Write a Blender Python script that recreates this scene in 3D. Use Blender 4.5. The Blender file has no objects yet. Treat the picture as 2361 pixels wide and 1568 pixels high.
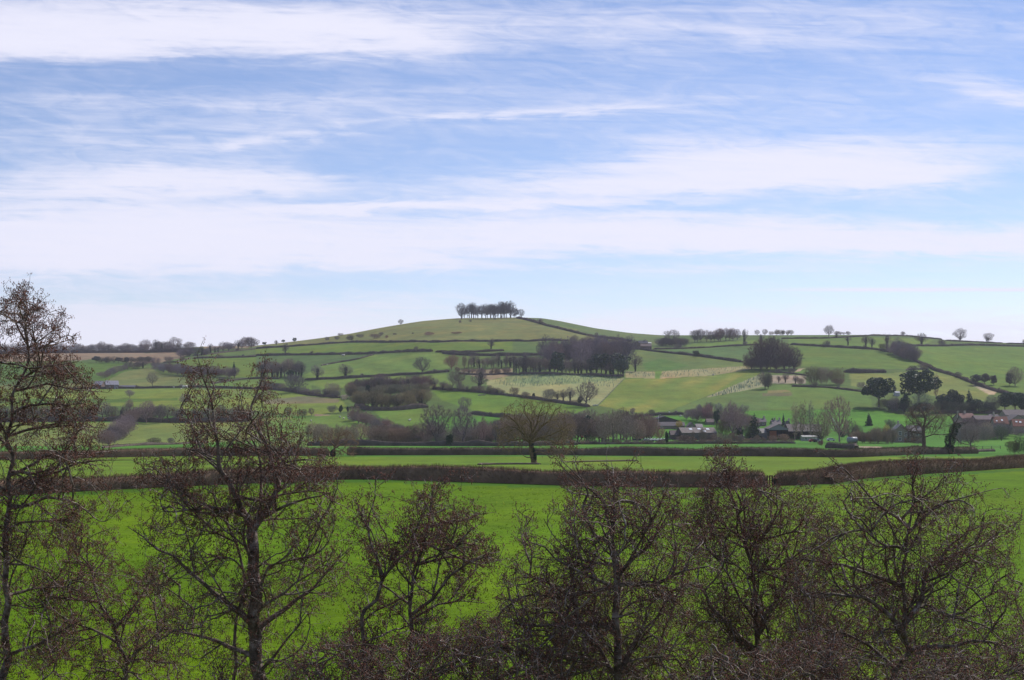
import bpy, math, random
import numpy as np
from mathutils import Vector

C = bpy.context.scene
COL = C.collection
PI = math.pi

# ------------------------------------------------------------------ camera
F = 3243.0            # focal length in units of the 2361-wide layout
U0, VH, CH = 1180.5, 895.0, 15.0
cam = bpy.data.cameras.new('camera'); cam_o = bpy.data.objects.new('camera', cam); COL.objects.link(cam_o)
cam.sensor_width = 36.0; cam.lens = 36.0 * F / 2361.0
cam.shift_y = (VH - 784.0) / 2361.0
cam.clip_start = 0.5; cam.clip_end = 40000
cam_o.location = (0, 0, CH); cam_o.rotation_euler = (PI / 2, 0, 0)
C.camera = cam_o
C.render.resolution_x, C.render.resolution_y = 1024, 680

# ------------------------------------------------------------------ light
SUN_EL, SUN_AZ = math.radians(44), math.radians(42)
sl = bpy.data.lights.new('sun', 'SUN'); sl.energy = 4.4; sl.angle = math.radians(0.6); sl.color = (1.0, 0.95, 0.87)
so = bpy.data.objects.new('sun', sl); COL.objects.link(so)
sd = Vector((math.sin(SUN_AZ) * math.cos(SUN_EL), math.cos(SUN_AZ) * math.cos(SUN_EL), math.sin(SUN_EL)))
so.rotation_euler = sd.to_track_quat('Z', 'Y').to_euler(); so.location = sd * 500
C.view_settings.view_transform = 'Standard'; C.view_settings.look = 'None'
C.view_settings.exposure = 0.0; C.view_settings.gamma = 1.0
C.cycles.max_bounces = 6; C.cycles.volume_bounces = 1; C.cycles.transparent_max_bounces = 8

W = bpy.data.worlds.new('World'); C.world = W; W.use_nodes = True
nt = W.node_tree; N = nt.nodes; L = nt.links; N.clear()
def nd(t, **k):
    n = N.new(t)
    for a, b in k.items(): setattr(n, a, b)
    return n
def mth(op, a, b=None, c=None, clamp=False):
    n = N.new('ShaderNodeMath'); n.operation = op; n.use_clamp = clamp
    for i, x in enumerate((a, b, c)):
        if x is None: continue
        if isinstance(x, (int, float)): n.inputs[i].default_value = x
        else: L.new(x, n.inputs[i])
    return n.outputs[0]
out = nd('ShaderNodeOutputWorld'); bg = nd('ShaderNodeBackground'); L.new(bg.outputs[0], out.inputs[0])
sky = nd('ShaderNodeTexSky', sky_type='NISHITA'); sky.sun_disc = False
sky.sun_elevation = SUN_EL; sky.sun_rotation = SUN_AZ; sky.air_density = 1.0; sky.dust_density = 0.1; sky.ozone_density = 2.5; sky.altitude = 1500
tc = nd('ShaderNodeTexCoord'); sx = nd('ShaderNodeSeparateXYZ'); L.new(tc.outputs['Generated'], sx.inputs[0])
yy = mth('MAXIMUM', mth('ABSOLUTE', sx.outputs[1]), 0.05)
pu = mth('MULTIPLY', mth('DIVIDE', sx.outputs[0], yy), F / 1000)      # layout units / 1000 from the view axis
pv = mth('MULTIPLY', mth('DIVIDE', sx.outputs[2], yy), F / 1000)
cmb = nd('ShaderNodeCombineXYZ'); L.new(mth('MULTIPLY', pu, 0.55), cmb.inputs[0]); L.new(mth('MULTIPLY', pv, 3.2), cmb.inputs[1])
def noise(vec, scale, detail, rough=0.55, off=0.0, dist=0.0):
    n = nd('ShaderNodeTexNoise'); n.noise_dimensions = '3D'
    v = nd('ShaderNodeVectorMath', operation='ADD'); L.new(vec, v.inputs[0]); v.inputs[1].default_value = (off, off * .7, off * 1.3)
    L.new(v.outputs[0], n.inputs['Vector']); n.inputs['Scale'].default_value = scale; n.inputs['Detail'].default_value = detail
    n.inputs['Roughness'].default_value = rough; n.inputs['Distortion'].default_value = dist
    return n.outputs['Fac']
n1 = noise(cmb.outputs[0], 3.0, 7, 0.6, 0, 0.3)
n2 = noise(cmb.outputs[0], 9.0, 6, 0.6, 5, 0.6)
cmb2 = nd('ShaderNodeCombineXYZ'); L.new(mth('ADD', mth('MULTIPLY', pu, 1.6), mth('MULTIPLY', pv, 2.5)), cmb2.inputs[0]); L.new(mth('MULTIPLY', pv, 5), cmb2.inputs[1])
n3 = noise(cmb2.outputs[0], 5.0, 8, 0.62, 9, 1.2)
wu = mth('ADD', pu, mth('MULTIPLY', mth('SUBTRACT', n1, 0.5), 0.50))
wv = mth('ADD', pv, mth('ADD', mth('MULTIPLY', mth('SUBTRACT', n2, 0.5), 0.07), mth('MULTIPLY', mth('SUBTRACT', n1, 0.5), 0.03)))
# cloud banks: centre u, v, half width, half height above, below, amount, slope
BANKS = [
 (380, 74, 560, 62, 42, 1.35, .02), (800, 70, 230, 22, 28, .7, .12), (60, 100, 260, 26, 30, .6, 0), (1450, 60, 480, 60, 60, .24, .05), (2000, 35, 420, 40, 70, .14, .05),
 (420, 425, 300, 42, 24, .85, .03), (120, 440, 240, 30, 20, .4, 0), (100, 540, 520, 66, 84, 1.15, 0), (620, 550, 480, 52, 46, .75, 0), (250, 600, 600, 36, 24, .5, -.02),
 (1080, 474, 420, 11, 9, .85, -.02), (650, 490, 260, 12, 10, .5, -.03),
 (1520, 548, 420, 40, 26, 1.15, .05), (2050, 560, 520, 36, 20, 1.35, .03), (1150, 560, 300, 34, 26, .5, 0),
 (1780, 398, 340, 50, 40, 1.05, .02), (2100, 400, 190, 34, 30, .55, -.05), (1450, 430, 300, 26, 20, .55, -.05), (1180, 425, 260, 22, 30, .3, 0), (1950, 345, 420, 34, 30, .3, 0),
 (900, 603, 210, 17, 16, .55, .04), (1500, 618, 500, 10, 10, .22, 0), (350, 745, 420, 44, 60, .75, 0), (900, 700, 300, 20, 20, .25, 0),
 (1850, 748, 700, 26, 60, .45, 0), (1180, 262, 420, 12, 10, .36, -.06), (500, 240, 500, 26, 26, .22, 0), (620, 325, 160, 8, 8, .3, -.1), (300, 320, 420, 40, 40, .22, 0),
 (2300, 215, 160, 26, 26, .3, .2), (1500, 250, 700, 70, 60, .12, 0), (1180, 820, 2400, 58, 90, .9, 0),
]
tot = None
for (u, v, hw, ha, hb, am, sl_) in BANKS:
    a = mth('SUBTRACT', wu, (u - U0) / 1000)
    b = mth('SUBTRACT', mth('ADD', wv, mth('MULTIPLY', a, sl_)), (VH - v) / 1000)
    up = mth('DIVIDE', mth('MAXIMUM', b, 0.0), ha / 1000); dn = mth('DIVIDE', mth('MINIMUM', b, 0.0), hb / 1000)
    d = mth('ADD', mth('POWER', mth('ABSOLUTE', mth('DIVIDE', a, hw / 1000)), 2.6), mth('ADD', mth('POWER', up, 2.0), mth('MULTIPLY', dn, dn)))
    g = mth('MULTIPLY', mth('EXPONENT', mth('MULTIPLY', d, -1.0)), am)
    tot = g if tot is None else mth('ADD', tot, g)
# the long thin contrail low on the right
b = mth('SUBTRACT', mth('ADD', pv, mth('MULTIPLY', mth('SUBTRACT', n2, .5), .006)), (VH - 668) / 1000)
ct = mth('MULTIPLY', mth('EXPONENT', mth('MULTIPLY', mth('POWER', mth('ABSOLUTE', mth('DIVIDE', b, .0050)), 2.0), -1)), mth('MULTIPLY', mth('MULTIPLY', mth('SUBTRACT', pu, .50), 3.2, clamp=True), 1.0))
cmb3 = nd('ShaderNodeCombineXYZ'); L.new(mth('MULTIPLY', pu, 1.1), cmb3.inputs[0]); L.new(mth('ADD', mth('MULTIPLY', pv, 17), mth('MULTIPLY', pu, .5)), cmb3.inputs[1])
n4 = noise(cmb3.outputs[0], 2.6, 6, 0.6, 21, 0.8)
tex = mth('ADD', mth('ADD', mth('MULTIPLY', mth('SUBTRACT', n2, .5), .8), mth('MULTIPLY', mth('SUBTRACT', n3, .5), 1.1)), mth('MULTIPLY', mth('SUBTRACT', n4, .5), 1.8))
cl = mth('MULTIPLY', tot, mth('ADD', 1.0, tex))
cl = mth('ADD', cl, mth('MULTIPLY', mth('ADD', mth('SUBTRACT', n3, .50), mth('MULTIPLY', mth('SUBTRACT', n4, .5), .8)), .38))
cl = mth('SUBTRACT', 1.0, mth('EXPONENT', mth('MULTIPLY', mth('MAXIMUM', mth('ADD', cl, .075), 0.0), -1.9)))
sm = nd('ShaderNodeMapRange', interpolation_type='SMOOTHSTEP'); L.new(cl, sm.inputs[0]); sm.inputs[1].default_value = .08; sm.inputs[2].default_value = .88
cl = mth('ADD', mth('MULTIPLY', cl, .45), mth('MULTIPLY', sm.outputs[0], .55))
cl = mth('MAXIMUM', cl, ct)
cl = mth('MULTIPLY', cl, .97, clamp=True)
mix0 = nd('ShaderNodeMix', data_type='RGBA', blend_type='MULTIPLY'); mix0.inputs[0].default_value = 1.0
L.new(sky.outputs[0], mix0.inputs[6]); mix0.inputs[7].default_value = (1.24, 1.12, 1.22, 1)
mix = nd('ShaderNodeMix', data_type='RGBA'); L.new(cl, mix.inputs[0]); L.new(mix0.outputs[2], mix.inputs[6])
mix.inputs[7].default_value = (8.9, 8.85, 10.3, 1)
L.new(mix.outputs[2], bg.inputs[0]); bg.inputs[1].default_value = 0.10

# ------------------------------------------------------------------ terrain model
PO = {1: (0.0, 645.6), 2: (590.3, 645.6), 3: (1180.6, 645.6), 4: (1770.9, 645.6)}
def P(k, x, y): return (PO[k][0] + .2746 * x, PO[k][1] + .2746 * y)
def PL(*a):
    k = a[0]; r = []
    for q in a[1:]:
        if isinstance(q, int): k = q
        else: r.append(P(k, *q))
    return r
SKY_U = [-4000, -600, 0, 165, 330, 467, 590, 672, 736, 810, 865, 920, 975, 1057, 1140, 1181, 1250, 1290, 1373, 1455, 1524, 1757, 1771, 2018, 2100, 2183, 2361, 2700, 6400]
SKY_V = [830, 815, 814, 812, 810, 799, 797, 788, 780, 769, 758, 748.5, 740, 733.5, 733, 732, 733.5, 740, 757, 768, 773, 773, 773, 772, 776, 784, 792.5, 800, 812]
_us = np.linspace(-4000, 6400, 2601)
_sv = np.interp(_us, SKY_U, SKY_V); _k = np.hanning(13); _k /= _k.sum()
_sv = np.convolve(np.pad(_sv, 6, mode='edge'), _k, mode='valid')
_R = np.interp(_us, [-4000, 300, 800, 1130, 1500, 1900, 6400], [1800, 1800, 1930, 2000, 1850, 1750, 1750])
_k = np.hanning(81); _k /= _k.sum(); _R = np.convolve(np.pad(_R, 40, mode='edge'), _k, mode='valid')
ZK_Y = [0, 70, 190, 260, 320, 370, 500, 740]
ZK_Z = [3.0, 2.6, 1.94, 0.2, -2.1, -2.8, -7.0, -12.4]
def smooth_table():
    y = np.arange(0, 741, 5.0); z = np.interp(y, ZK_Y, ZK_Z); k = np.hanning(11); k /= k.sum()
    z2 = np.convolve(np.pad(z, 5, mode='reflect', reflect_type='odd'), k, mode='valid'); return y, z2
ZY, ZZ = smooth_table()
V740 = VH + (CH - ZZ[-1]) * F / 740
def undul(x, y):
    return (np.sin(x * .011 + 1.3) * np.cos(y * .009) * 1.1 + np.sin(x * .027 + y * .021) * .5) 
def height(x, y):
    x = np.asarray(x, float); y = np.asarray(y, float)
    yc = np.maximum(y, 1e-3)
    az = np.arctan2(x, y); azc = np.clip(az, -math.radians(55), math.radians(55))
    Y = np.where(np.abs(az) > math.radians(55), np.hypot(x, y) * math.cos(math.radians(55)), yc)
    u = U0 + F * np.tan(azc)
    sv = np.interp(u, _us, _sv); R = np.interp(u, _us, _R)
    s = np.clip((Y - 740) / (R - 740), 0, 1.0)
    # fade a little side tilt into the valley: left field rises to the left
    v = V740 + (sv - V740) * (1 - (1 - s) ** 2)
    zf = CH - (v - VH) * Y / F
    zr = CH - (sv - VH) * R / F
    t = np.maximum(Y - R, 0)
    zb = zr + (-(sv - VH) / F) * t - t * t / 5500.0
    zb = np.where(t > 700, zr - 60 - (t-700)*0.008, np.maximum(zb, zr - 60 - 0.0*t))
    z = np.where(Y < 740, np.interp(Y, ZY, ZZ), np.where(Y < R, zf, zb))
    amp = np.clip((Y - 760) / 300, 0, 1) * np.clip((R - Y) / 250, 0, 1)
    z = z + undul(x, y) * amp
    return z
def h1(x, y): return float(height(x, y))
def at(u, v):
    """ground point (x, y, z) for a layout position, by walking out along that line of sight"""
    R = float(np.interp(u, _us, _R))
    ys = np.concatenate([np.arange(20, 740, 2.0), np.arange(740, R + 1, 3.0)])
    xs = (u - U0) / F * ys
    vv = VH + (CH - height(xs, ys)) * F / ys
    ok = np.nonzero(vv <= v)[0]
    i = ok[0] if len(ok) else len(ys) - 1
    if i > 0 and len(ok):
        t = (vv[i - 1] - v) / max(vv[i - 1] - vv[i], 1e-6); y = ys[i - 1] + t * (ys[i] - ys[i - 1])
    else: y = ys[i]
    x = (u - U0) / F * y
    return (x, y, h1(x, y))

# ------------------------------------------------------------------ materials
def mat(name): 
    m = bpy.data.materials.new(name); m.use_nodes = True; return m
def bsdf(m): return m.node_tree.nodes['Principled BSDF']
def objmat(name, rough=.9, nscale=1.2, lo=.65, hi=1.25, spec=.15, bump=0, trans=0):
    """colour comes from the object's own colour, broken up by noise"""
    m = mat(name); t = m.node_tree; b = bsdf(m)
    oi = t.nodes.new('ShaderNodeObjectInfo'); tcn = t.nodes.new('ShaderNodeTexCoord')
    no = t.nodes.new('ShaderNodeTexNoise'); no.inputs['Scale'].default_value = nscale; no.inputs['Detail'].default_value = 4
    t.links.new(tcn.outputs['Object'], no.inputs['Vector'])
    mr = t.nodes.new('ShaderNodeMapRange'); mr.inputs[1].default_value = .3; mr.inputs[2].default_value = .7; mr.inputs[3].default_value = lo; mr.inputs[4].default_value = hi
    t.links.new(no.outputs['Fac'], mr.inputs[0])
    vm = t.nodes.new('ShaderNodeVectorMath'); vm.operation = 'SCALE'
    t.links.new(oi.outputs['Color'], vm.inputs[0]); t.links.new(mr.outputs[0], vm.inputs['Scale'])
    t.links.new(vm.outputs[0], b.inputs['Base Color'])
    b.inputs['Roughness'].default_value = rough; b.inputs['Specular IOR Level'].default_value = spec
    if bump:
        bp = t.nodes.new('ShaderNodeBump'); bp.inputs['Strength'].default_value = bump; bp.inputs['Distance'].default_value = .05
        t.links.new(no.outputs['Fac'], bp.inputs['Height']); t.links.new(bp.outputs[0], b.inputs['Normal'])
    return m
M_TWIG = objmat('twig', .85, 3.0, .7, 1.3)
M_BARK = objmat('bark', .9, 4.0, .5, 1.5)
M_LEAF = objmat('leaf', .6, 1.0, .6, 1.35, .3)
M_HEDGE = objmat('hedge_twig', .9, .35, .72, 1.28)
M_PAINT = objmat('paint', .45, 2.0, .88, 1.08, .4)
M_STONE = objmat('stone', .95, 2.2, .75, 1.2)
M_ROOF = objmat('roofing', .8, 1.4, .75, 1.2)
M_WOOL = objmat('wool', 1.0, 6, .9, 1.05)
def vary_twigs(m, lo, hi):
    t = m.node_tree; g = t.nodes.new('ShaderNodeNewGeometry'); mr = t.nodes.new('ShaderNodeMapRange'); mr.inputs[3].default_value = lo; mr.inputs[4].default_value = hi
    t.links.new(g.outputs['Random Per Island'], mr.inputs[0]); b = bsdf(m); src = b.inputs['Base Color'].links[0].from_socket
    v = t.nodes.new('ShaderNodeVectorMath'); v.operation = 'SCALE'; t.links.new(src, v.inputs[0]); t.links.new(mr.outputs[0], v.inputs['Scale']); t.links.new(v.outputs[0], b.inputs['Base Color'])
vary_twigs(M_HEDGE, .5, 1.6)
def alder_bark():
    m = mat('alder_bark'); t = m.node_tree; b = bsdf(m)
    tcn = t.nodes.new('ShaderNodeTexCoord')
    n1 = t.nodes.new('ShaderNodeTexNoise'); n1.inputs['Scale'].default_value = 5; n1.inputs['Detail'].default_value = 6; n1.inputs['Roughness'].default_value = .7
    t.links.new(tcn.outputs['Object'], n1.inputs['Vector'])
    r = t.nodes.new('ShaderNodeValToRGB'); e = r.color_ramp.elements
    e[0].position = .38; e[0].color = (.065, .045, .032, 1); e[1].position = .70; e[1].color = (.52, .45, .42, 1)
    x = r.color_ramp.elements.new(.52); x.color = (.17, .125, .095, 1); x = r.color_ramp.elements.new(.62); x.color = (.30, .24, .21, 1)
    t.links.new(n1.outputs['Fac'], r.inputs[0]); t.links.new(r.outputs[0], b.inputs['Base Color'])
    b.inputs['Roughness'].default_value = .7; b.inputs['Specular IOR Level'].default_value = .3
    return m
M_ALDER = alder_bark()
def alder_twig():
    m = mat('alder_twig'); t = m.node_tree; b = bsdf(m); g = t.nodes.new('ShaderNodeNewGeometry')
    r = t.nodes.new('ShaderNodeValToRGB'); e = r.color_ramp.elements; e[0].color = (.085, .058, .046, 1); e[1].color = (.50, .41, .38, 1)
    x = e.new(.55); x.color = (.15, .105, .085, 1); x = e.new(.85); x.color = (.26, .20, .175, 1)
    t.links.new(g.outputs['Random Per Island'], r.inputs[0]); t.links.new(r.outputs[0], b.inputs['Base Color']); b.inputs['Roughness'].default_value = .7; b.inputs['Specular IOR Level'].default_value = .25
    return m
M_ATWIG = alder_twig()
def catkin_mat():
    m = mat('catkin'); t = m.node_tree; b = bsdf(m)
    g = t.nodes.new('ShaderNodeNewGeometry')
    r = t.nodes.new('ShaderNodeValToRGB'); e = r.color_ramp.elements
    e[0].position = 0; e[0].color = (.085, .042, .032, 1); e[1].position = 1; e[1].color = (.29, .125, .09, 1)
    x = r.color_ramp.elements.new(.5); x.color = (.165, .072, .05, 1)
    t.links.new(g.outputs['Random Per Island'], r.inputs[0]); t.links.new(r.outputs[0], b.inputs['Base Color'])
    b.inputs['Roughness'].default_value = .8; b.inputs['Specular IOR Level'].default_value = .2
    return m
M_CATKIN = catkin_mat()
def glass_mat():
    m = mat('dark_glass'); b = bsdf(m); b.inputs['Base Color'].default_value = (.03, .035, .045, 1); b.inputs['Roughness'].default_value = .15; return m
M_GLASS = glass_mat()

def ground_mat():
    m = mat('grassland'); t = m.node_tree; b = bsdf(m); NN = t.nodes; LL = t.links
    at_ = NN.new('ShaderNodeAttribute'); at_.attribute_name = 'Col'; ge = NN.new('ShaderNodeNewGeometry')
    def nz(s, d, r=.6, sc=(1, 1, 1)):
        mp = NN.new('ShaderNodeMapping'); mp.inputs['Scale'].default_value = sc; LL.new(ge.outputs['Position'], mp.inputs[0])
        n = NN.new('ShaderNodeTexNoise'); n.inputs['Scale'].default_value = s; n.inputs['Detail'].default_value = d; n.inputs['Roughness'].default_value = r
        LL.new(mp.outputs[0], n.inputs['Vector']); return n.outputs['Fac']
    def rng(x, a, b_, c, d):
        mr = NN.new('ShaderNodeMapRange'); LL.new(x, mr.inputs[0])
        for i, q in enumerate((a, b_, c, d)): mr.inputs[i + 1].default_value = q
        return mr.outputs[0]
    big = nz(.012, 5); mid = nz(.09, 5, .65, (1, .6, 1)); fine = nz(1.1, 6, .75, (.8, .8, 1)); tuft = nz(3.2, 4, .7)
    def mul(a, b2):
        n = NN.new('ShaderNodeMath'); n.operation = 'MULTIPLY'; LL.new(a, n.inputs[0]); LL.new(b2, n.inputs[1]); return n.outputs[0]
    val = mul(mul(rng(big, .3, .7, .86, 1.14), rng(mid, .3, .7, .80, 1.18)), mul(rng(fine, .25, .75, .66, 1.36), rng(tuft, .3, .7, .82, 1.2)))
    vm = NN.new('ShaderNodeVectorMath'); vm.operation = 'SCALE'; LL.new(at_.outputs['Color'], vm.inputs[0]); LL.new(val, vm.inputs['Scale'])
    hue = NN.new('ShaderNodeMix'); hue.data_type = 'RGBA'; hue.blend_type = 'MULTIPLY'
    LL.new(rng(nz(.035, 5, .6, (1, .5, 1)), .42, .72, 0, .75), hue.inputs[0]); LL.new(vm.outputs[0], hue.inputs[6]); hue.inputs[7].default_value = (1.45, 1.08, .95, 1)
    LL.new(hue.outputs[2], b.inputs['Base Color'])
    b.inputs['Roughness'].default_value = .95; b.inputs['Specular IOR Level'].default_value = .05
    bp = NN.new('ShaderNodeBump'); bp.inputs['Strength'].default_value = .5; bp.inputs['Distance'].default_value = .14
    LL.new(fine, bp.inputs['Height']); LL.new(bp.outputs[0], b.inputs['Normal'])
    return m

# ------------------------------------------------------------------ mesh helpers
def mesh_from(name, V, quads=None, tris=None, material=None, smooth=False):
    me = bpy.data.meshes.new(name)
    V = np.asarray(V, np.float32).reshape(-1, 3)
    q = np.asarray(quads if quads is not None and len(quads) else np.zeros((0, 4)), np.int32).reshape(-1, 4)
    t = np.asarray(tris if tris is not None and len(tris) else np.zeros((0, 3)), np.int32).reshape(-1, 3)
    me.vertices.add(len(V)); me.vertices.foreach_set('co', V.ravel())
    nl = q.size + t.size; me.loops.add(nl); me.loops.foreach_set('vertex_index', np.concatenate([q.ravel(), t.ravel()]))
    npoly = len(q) + len(t); me.polygons.add(npoly)
    st = np.concatenate([np.arange(len(q)) * 4, q.size + np.arange(len(t)) * 3]).astype(np.int32)
    me.polygons.foreach_set('loop_start', st)
    try: me.polygons.foreach_set('loop_total', np.concatenate([np.full(len(q), 4), np.full(len(t), 3)]).astype(np.int32))
    except Exception: pass
    if smooth: me.polygons.foreach_set('use_smooth', np.ones(npoly, bool))
    me.update(calc_edges=True)
    if material: me.materials.append(material)
    return me
def link(name, me, parent=None, color=None, loc=None):
    o = bpy.data.objects.new(name, me); COL.objects.link(o)
    if parent is not None: o.parent = parent
    if color: o.color = (*color, 1)
    if loc is not None: o.location = loc
    return o
def tag(o, label=None, cat=None, group=None, kind=None):
    if label: o['label'] = label
    if cat: o['category'] = cat
    if group: o['group'] = group
    if kind: o['kind'] = kind
    return o
def empty(name, loc, rz=0.0, sc=(1, 1, 1)):
    o = bpy.data.objects.new(name, None); COL.objects.link(o); o.location = loc; o.rotation_euler = (0, 0, rz); o.scale = sc
    o.empty_display_size = .5; return o
class MB:
    """collects simple solids into one mesh"""
    def __init__(s): s.v = []; s.f = []; 
    def add(s, vs, fs):
        n = len(s.v); s.v += [tuple(map(float, p)) for p in vs]; s.f += [tuple(i + n for i in f) for f in fs]; return s
    def box(s, x0, x1, y0, y1, z0, z1):
        return s.add([(x0,y0,z0),(x1,y0,z0),(x1,y1,z0),(x0,y1,z0),(x0,y0,z1),(x1,y0,z1),(x1,y1,z1),(x0,y1,z1)],
                     [(0,3,2,1),(4,5,6,7),(0,1,5,4),(1,2,6,5),(2,3,7,6),(3,0,4,7)])
    def prism(s, poly, y0, y1):   # polygon in x,z pulled along y
        n = len(poly); vs = [(x, y0, z) for x, z in poly] + [(x, y1, z) for x, z in poly]
        return s.add(vs, [tuple(range(n)), tuple(range(2*n-1, n-1, -1))] + [(i, i+n, (i+1)%n+n, (i+1)%n) for i in range(n)])
    def tube(s, a, b, r0, r1=None, k=8):
        r1 = r0 if r1 is None else r1; a = Vector(a); b = Vector(b); d = (b-a).normalized()
        x = d.orthogonal().normalized(); y = d.cross(x); vs = []
        for c, r in ((a, r0), (b, r1)):
            for i in range(k): t = 2*PI*i/k; vs.append(c + x*math.cos(t)*r + y*math.sin(t)*r)
        return s.add(vs, [tuple(reversed(range(k))), tuple(range(k, 2*k))] + [(i, (i+1)%k, (i+1)%k+k, i+k) for i in range(k)])
    def ball(s, c, r, sc=(1,1,1), k=8, m=5):
        vs = []; fs = []
        for j in range(m+1):
            ph = PI*j/m
            for i in range(k):
                t = 2*PI*i/k; vs.append((c[0]+r*sc[0]*math.sin(ph)*math.cos(t), c[1]+r*sc[1]*math.sin(ph)*math.sin(t), c[2]+r*sc[2]*math.cos(ph)))
        for j in range(m):
            for i in range(k): fs.append((j*k+i, (j+1)*k+i, (j+1)*k+(i+1)%k, j*k+(i+1)%k))
        return s.add(vs, fs)
    def mesh(s, name, material, smooth=False):
        me = bpy.data.meshes.new(name); me.from_pydata(s.v, [], s.f); me.materials.append(material)
        if smooth: me.polygons.foreach_set('use_smooth', [True]*len(me.polygons))
        me.update(); return me
    def obj(s, name, material, parent=None, color=None, smooth=False): return link(name, s.mesh(name, material, smooth), parent, color)

# ------------------------------------------------------------------ ground sheet
def build_ground():
    az_in = np.arctan((np.arange(-260, 2625, 4.0) - U0) / F)
    lo = np.radians(np.concatenate([np.arange(-180, -60, 6), np.arange(-60, -24, 1.2)])); lo = lo[lo < az_in[0] - .004]
    hi = -lo[::-1]; hi = np.concatenate([hi[hi > az_in[-1] + .004]])
    az = np.concatenate([lo, az_in, hi]); az = az[az < PI]
    # radii: fine where the slope faces the viewer
    s = 1 - np.sqrt(1 - np.linspace(0, 1, 190)[:-1]); r_h = 740 + s * (1700 - 740)
    rr = np.concatenate([[0.5], np.geomspace(4, 60, 14), np.linspace(64, 740, 150)[:-1], r_h, np.linspace(1700, 2300, 90)[1:], np.geomspace(2340, 12000, 24)])
    A, Rr = np.meshgrid(az, rr)
    x = np.sin(A) * Rr; y = np.cos(A) * Rr
    inner = np.abs(A) < math.radians(40)
    y = np.where(inner, Rr, y); x = np.where(inner, np.tan(A) * Rr, x)
    # past 40 degrees go back to true circles smoothly
    k = np.clip((np.abs(A) - math.radians(25)) / math.radians(15), 0, 1); k = np.where(inner, k, 1)
    x = np.where(inner, (1-k) * x + k * np.sin(A) * Rr, x); y = np.where(inner, (1-k) * y + k * np.cos(A) * Rr, y)
    z = height(x, y)
    V = np.stack([x, y, z], -1).reshape(-1, 3)
    nr, na = x.shape
    i = np.arange(nr - 1)[:, None] * na + np.arange(na)[None, :]
    j = np.arange(nr - 1)[:, None] * na + (np.arange(na)[None, :] + 1) % na
    q = np.stack([i, j, j + na, i + na], -1).reshape(-1, 4)
    me = mesh_from('ground', V, q, None, ground_mat(), True)
    X, Y, Z = V.T
    Yc = np.maximum(Y, 1)
    U = np.where(Y > 5, U0 + F * X / Yc, -9999); Vv = np.where(Y > 5, VH + (CH - Z) * F / Yc, 9999)
    behind = Y > np.interp(U, _us, _R)
    col = np.empty((len(V), 3)); col[:] = (.085, .135, .036)
    def inside(poly, u=U, v=Vv):
        c = np.zeros(len(u), bool); n = len(poly)
        for a in range(n):
            x1, y1 = poly[a]; x2, y2 = poly[(a + 1) % n]
            if y1 == y2: continue
            t = ((y1 > v) != (y2 > v)) & (u < (x2 - x1) * (v - y1) / (y2 - y1) + x1); c ^= t
        return c
    rngu = U + 0.8 * np.sin(X * .9) 
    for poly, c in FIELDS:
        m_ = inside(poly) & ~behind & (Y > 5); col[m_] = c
    # tractor stripes on the mown slope field, written as grass colour
    poly = PL(2, (400,800),(560,720),(985,632),(1480,608),(1640,620),(1620,760),(1400,780),(700,820),(430,835))
    m_ = inside(poly) & ~behind
    st = np.sin((X * .33 + Y * .10) * .5) * .5 + .5; st = st * (np.sin(X * .011 + Y * .017) * .3 + .7)
    col[m_] = col[m_] * (0.90 + .26 * st[m_])[:, None]
    m_ = inside(PL(3, (950,835),(1700,800),(2000,760),(1620,990),(1350,1080),(1100,1120),(730,1055))) & ~behind
    st = np.clip(np.sin((X * 1.0 - Y * .33) * .22) * .5 + .5, 0, 1) * (np.sin(X*.03+Y*.02)*.5+.5)
    col[m_] = col[m_] * (1 + st[m_][:, None] * np.array([.55, .12, .3]))
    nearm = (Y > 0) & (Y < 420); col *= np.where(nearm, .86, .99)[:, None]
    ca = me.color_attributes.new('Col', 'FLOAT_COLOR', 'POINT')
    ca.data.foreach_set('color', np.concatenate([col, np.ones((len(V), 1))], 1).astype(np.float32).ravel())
    o = link('ground', me); o['kind'] = 'structure'; return o
G_NEAR = (.104, .200, .002); G_MID = (.135, .225, .022); G_HILL = (.110, .170, .026); G_YEL = (.135, .185, .030); G_OLIVE = (.135, .165, .052)
TAN = (.27, .255, .125); G_TOP = (.155, .172, .055); G_LT = (.122, .195, .042); G_DK = (.08, .145, .028); G_BRI = (.07, .19, .025)
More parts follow.
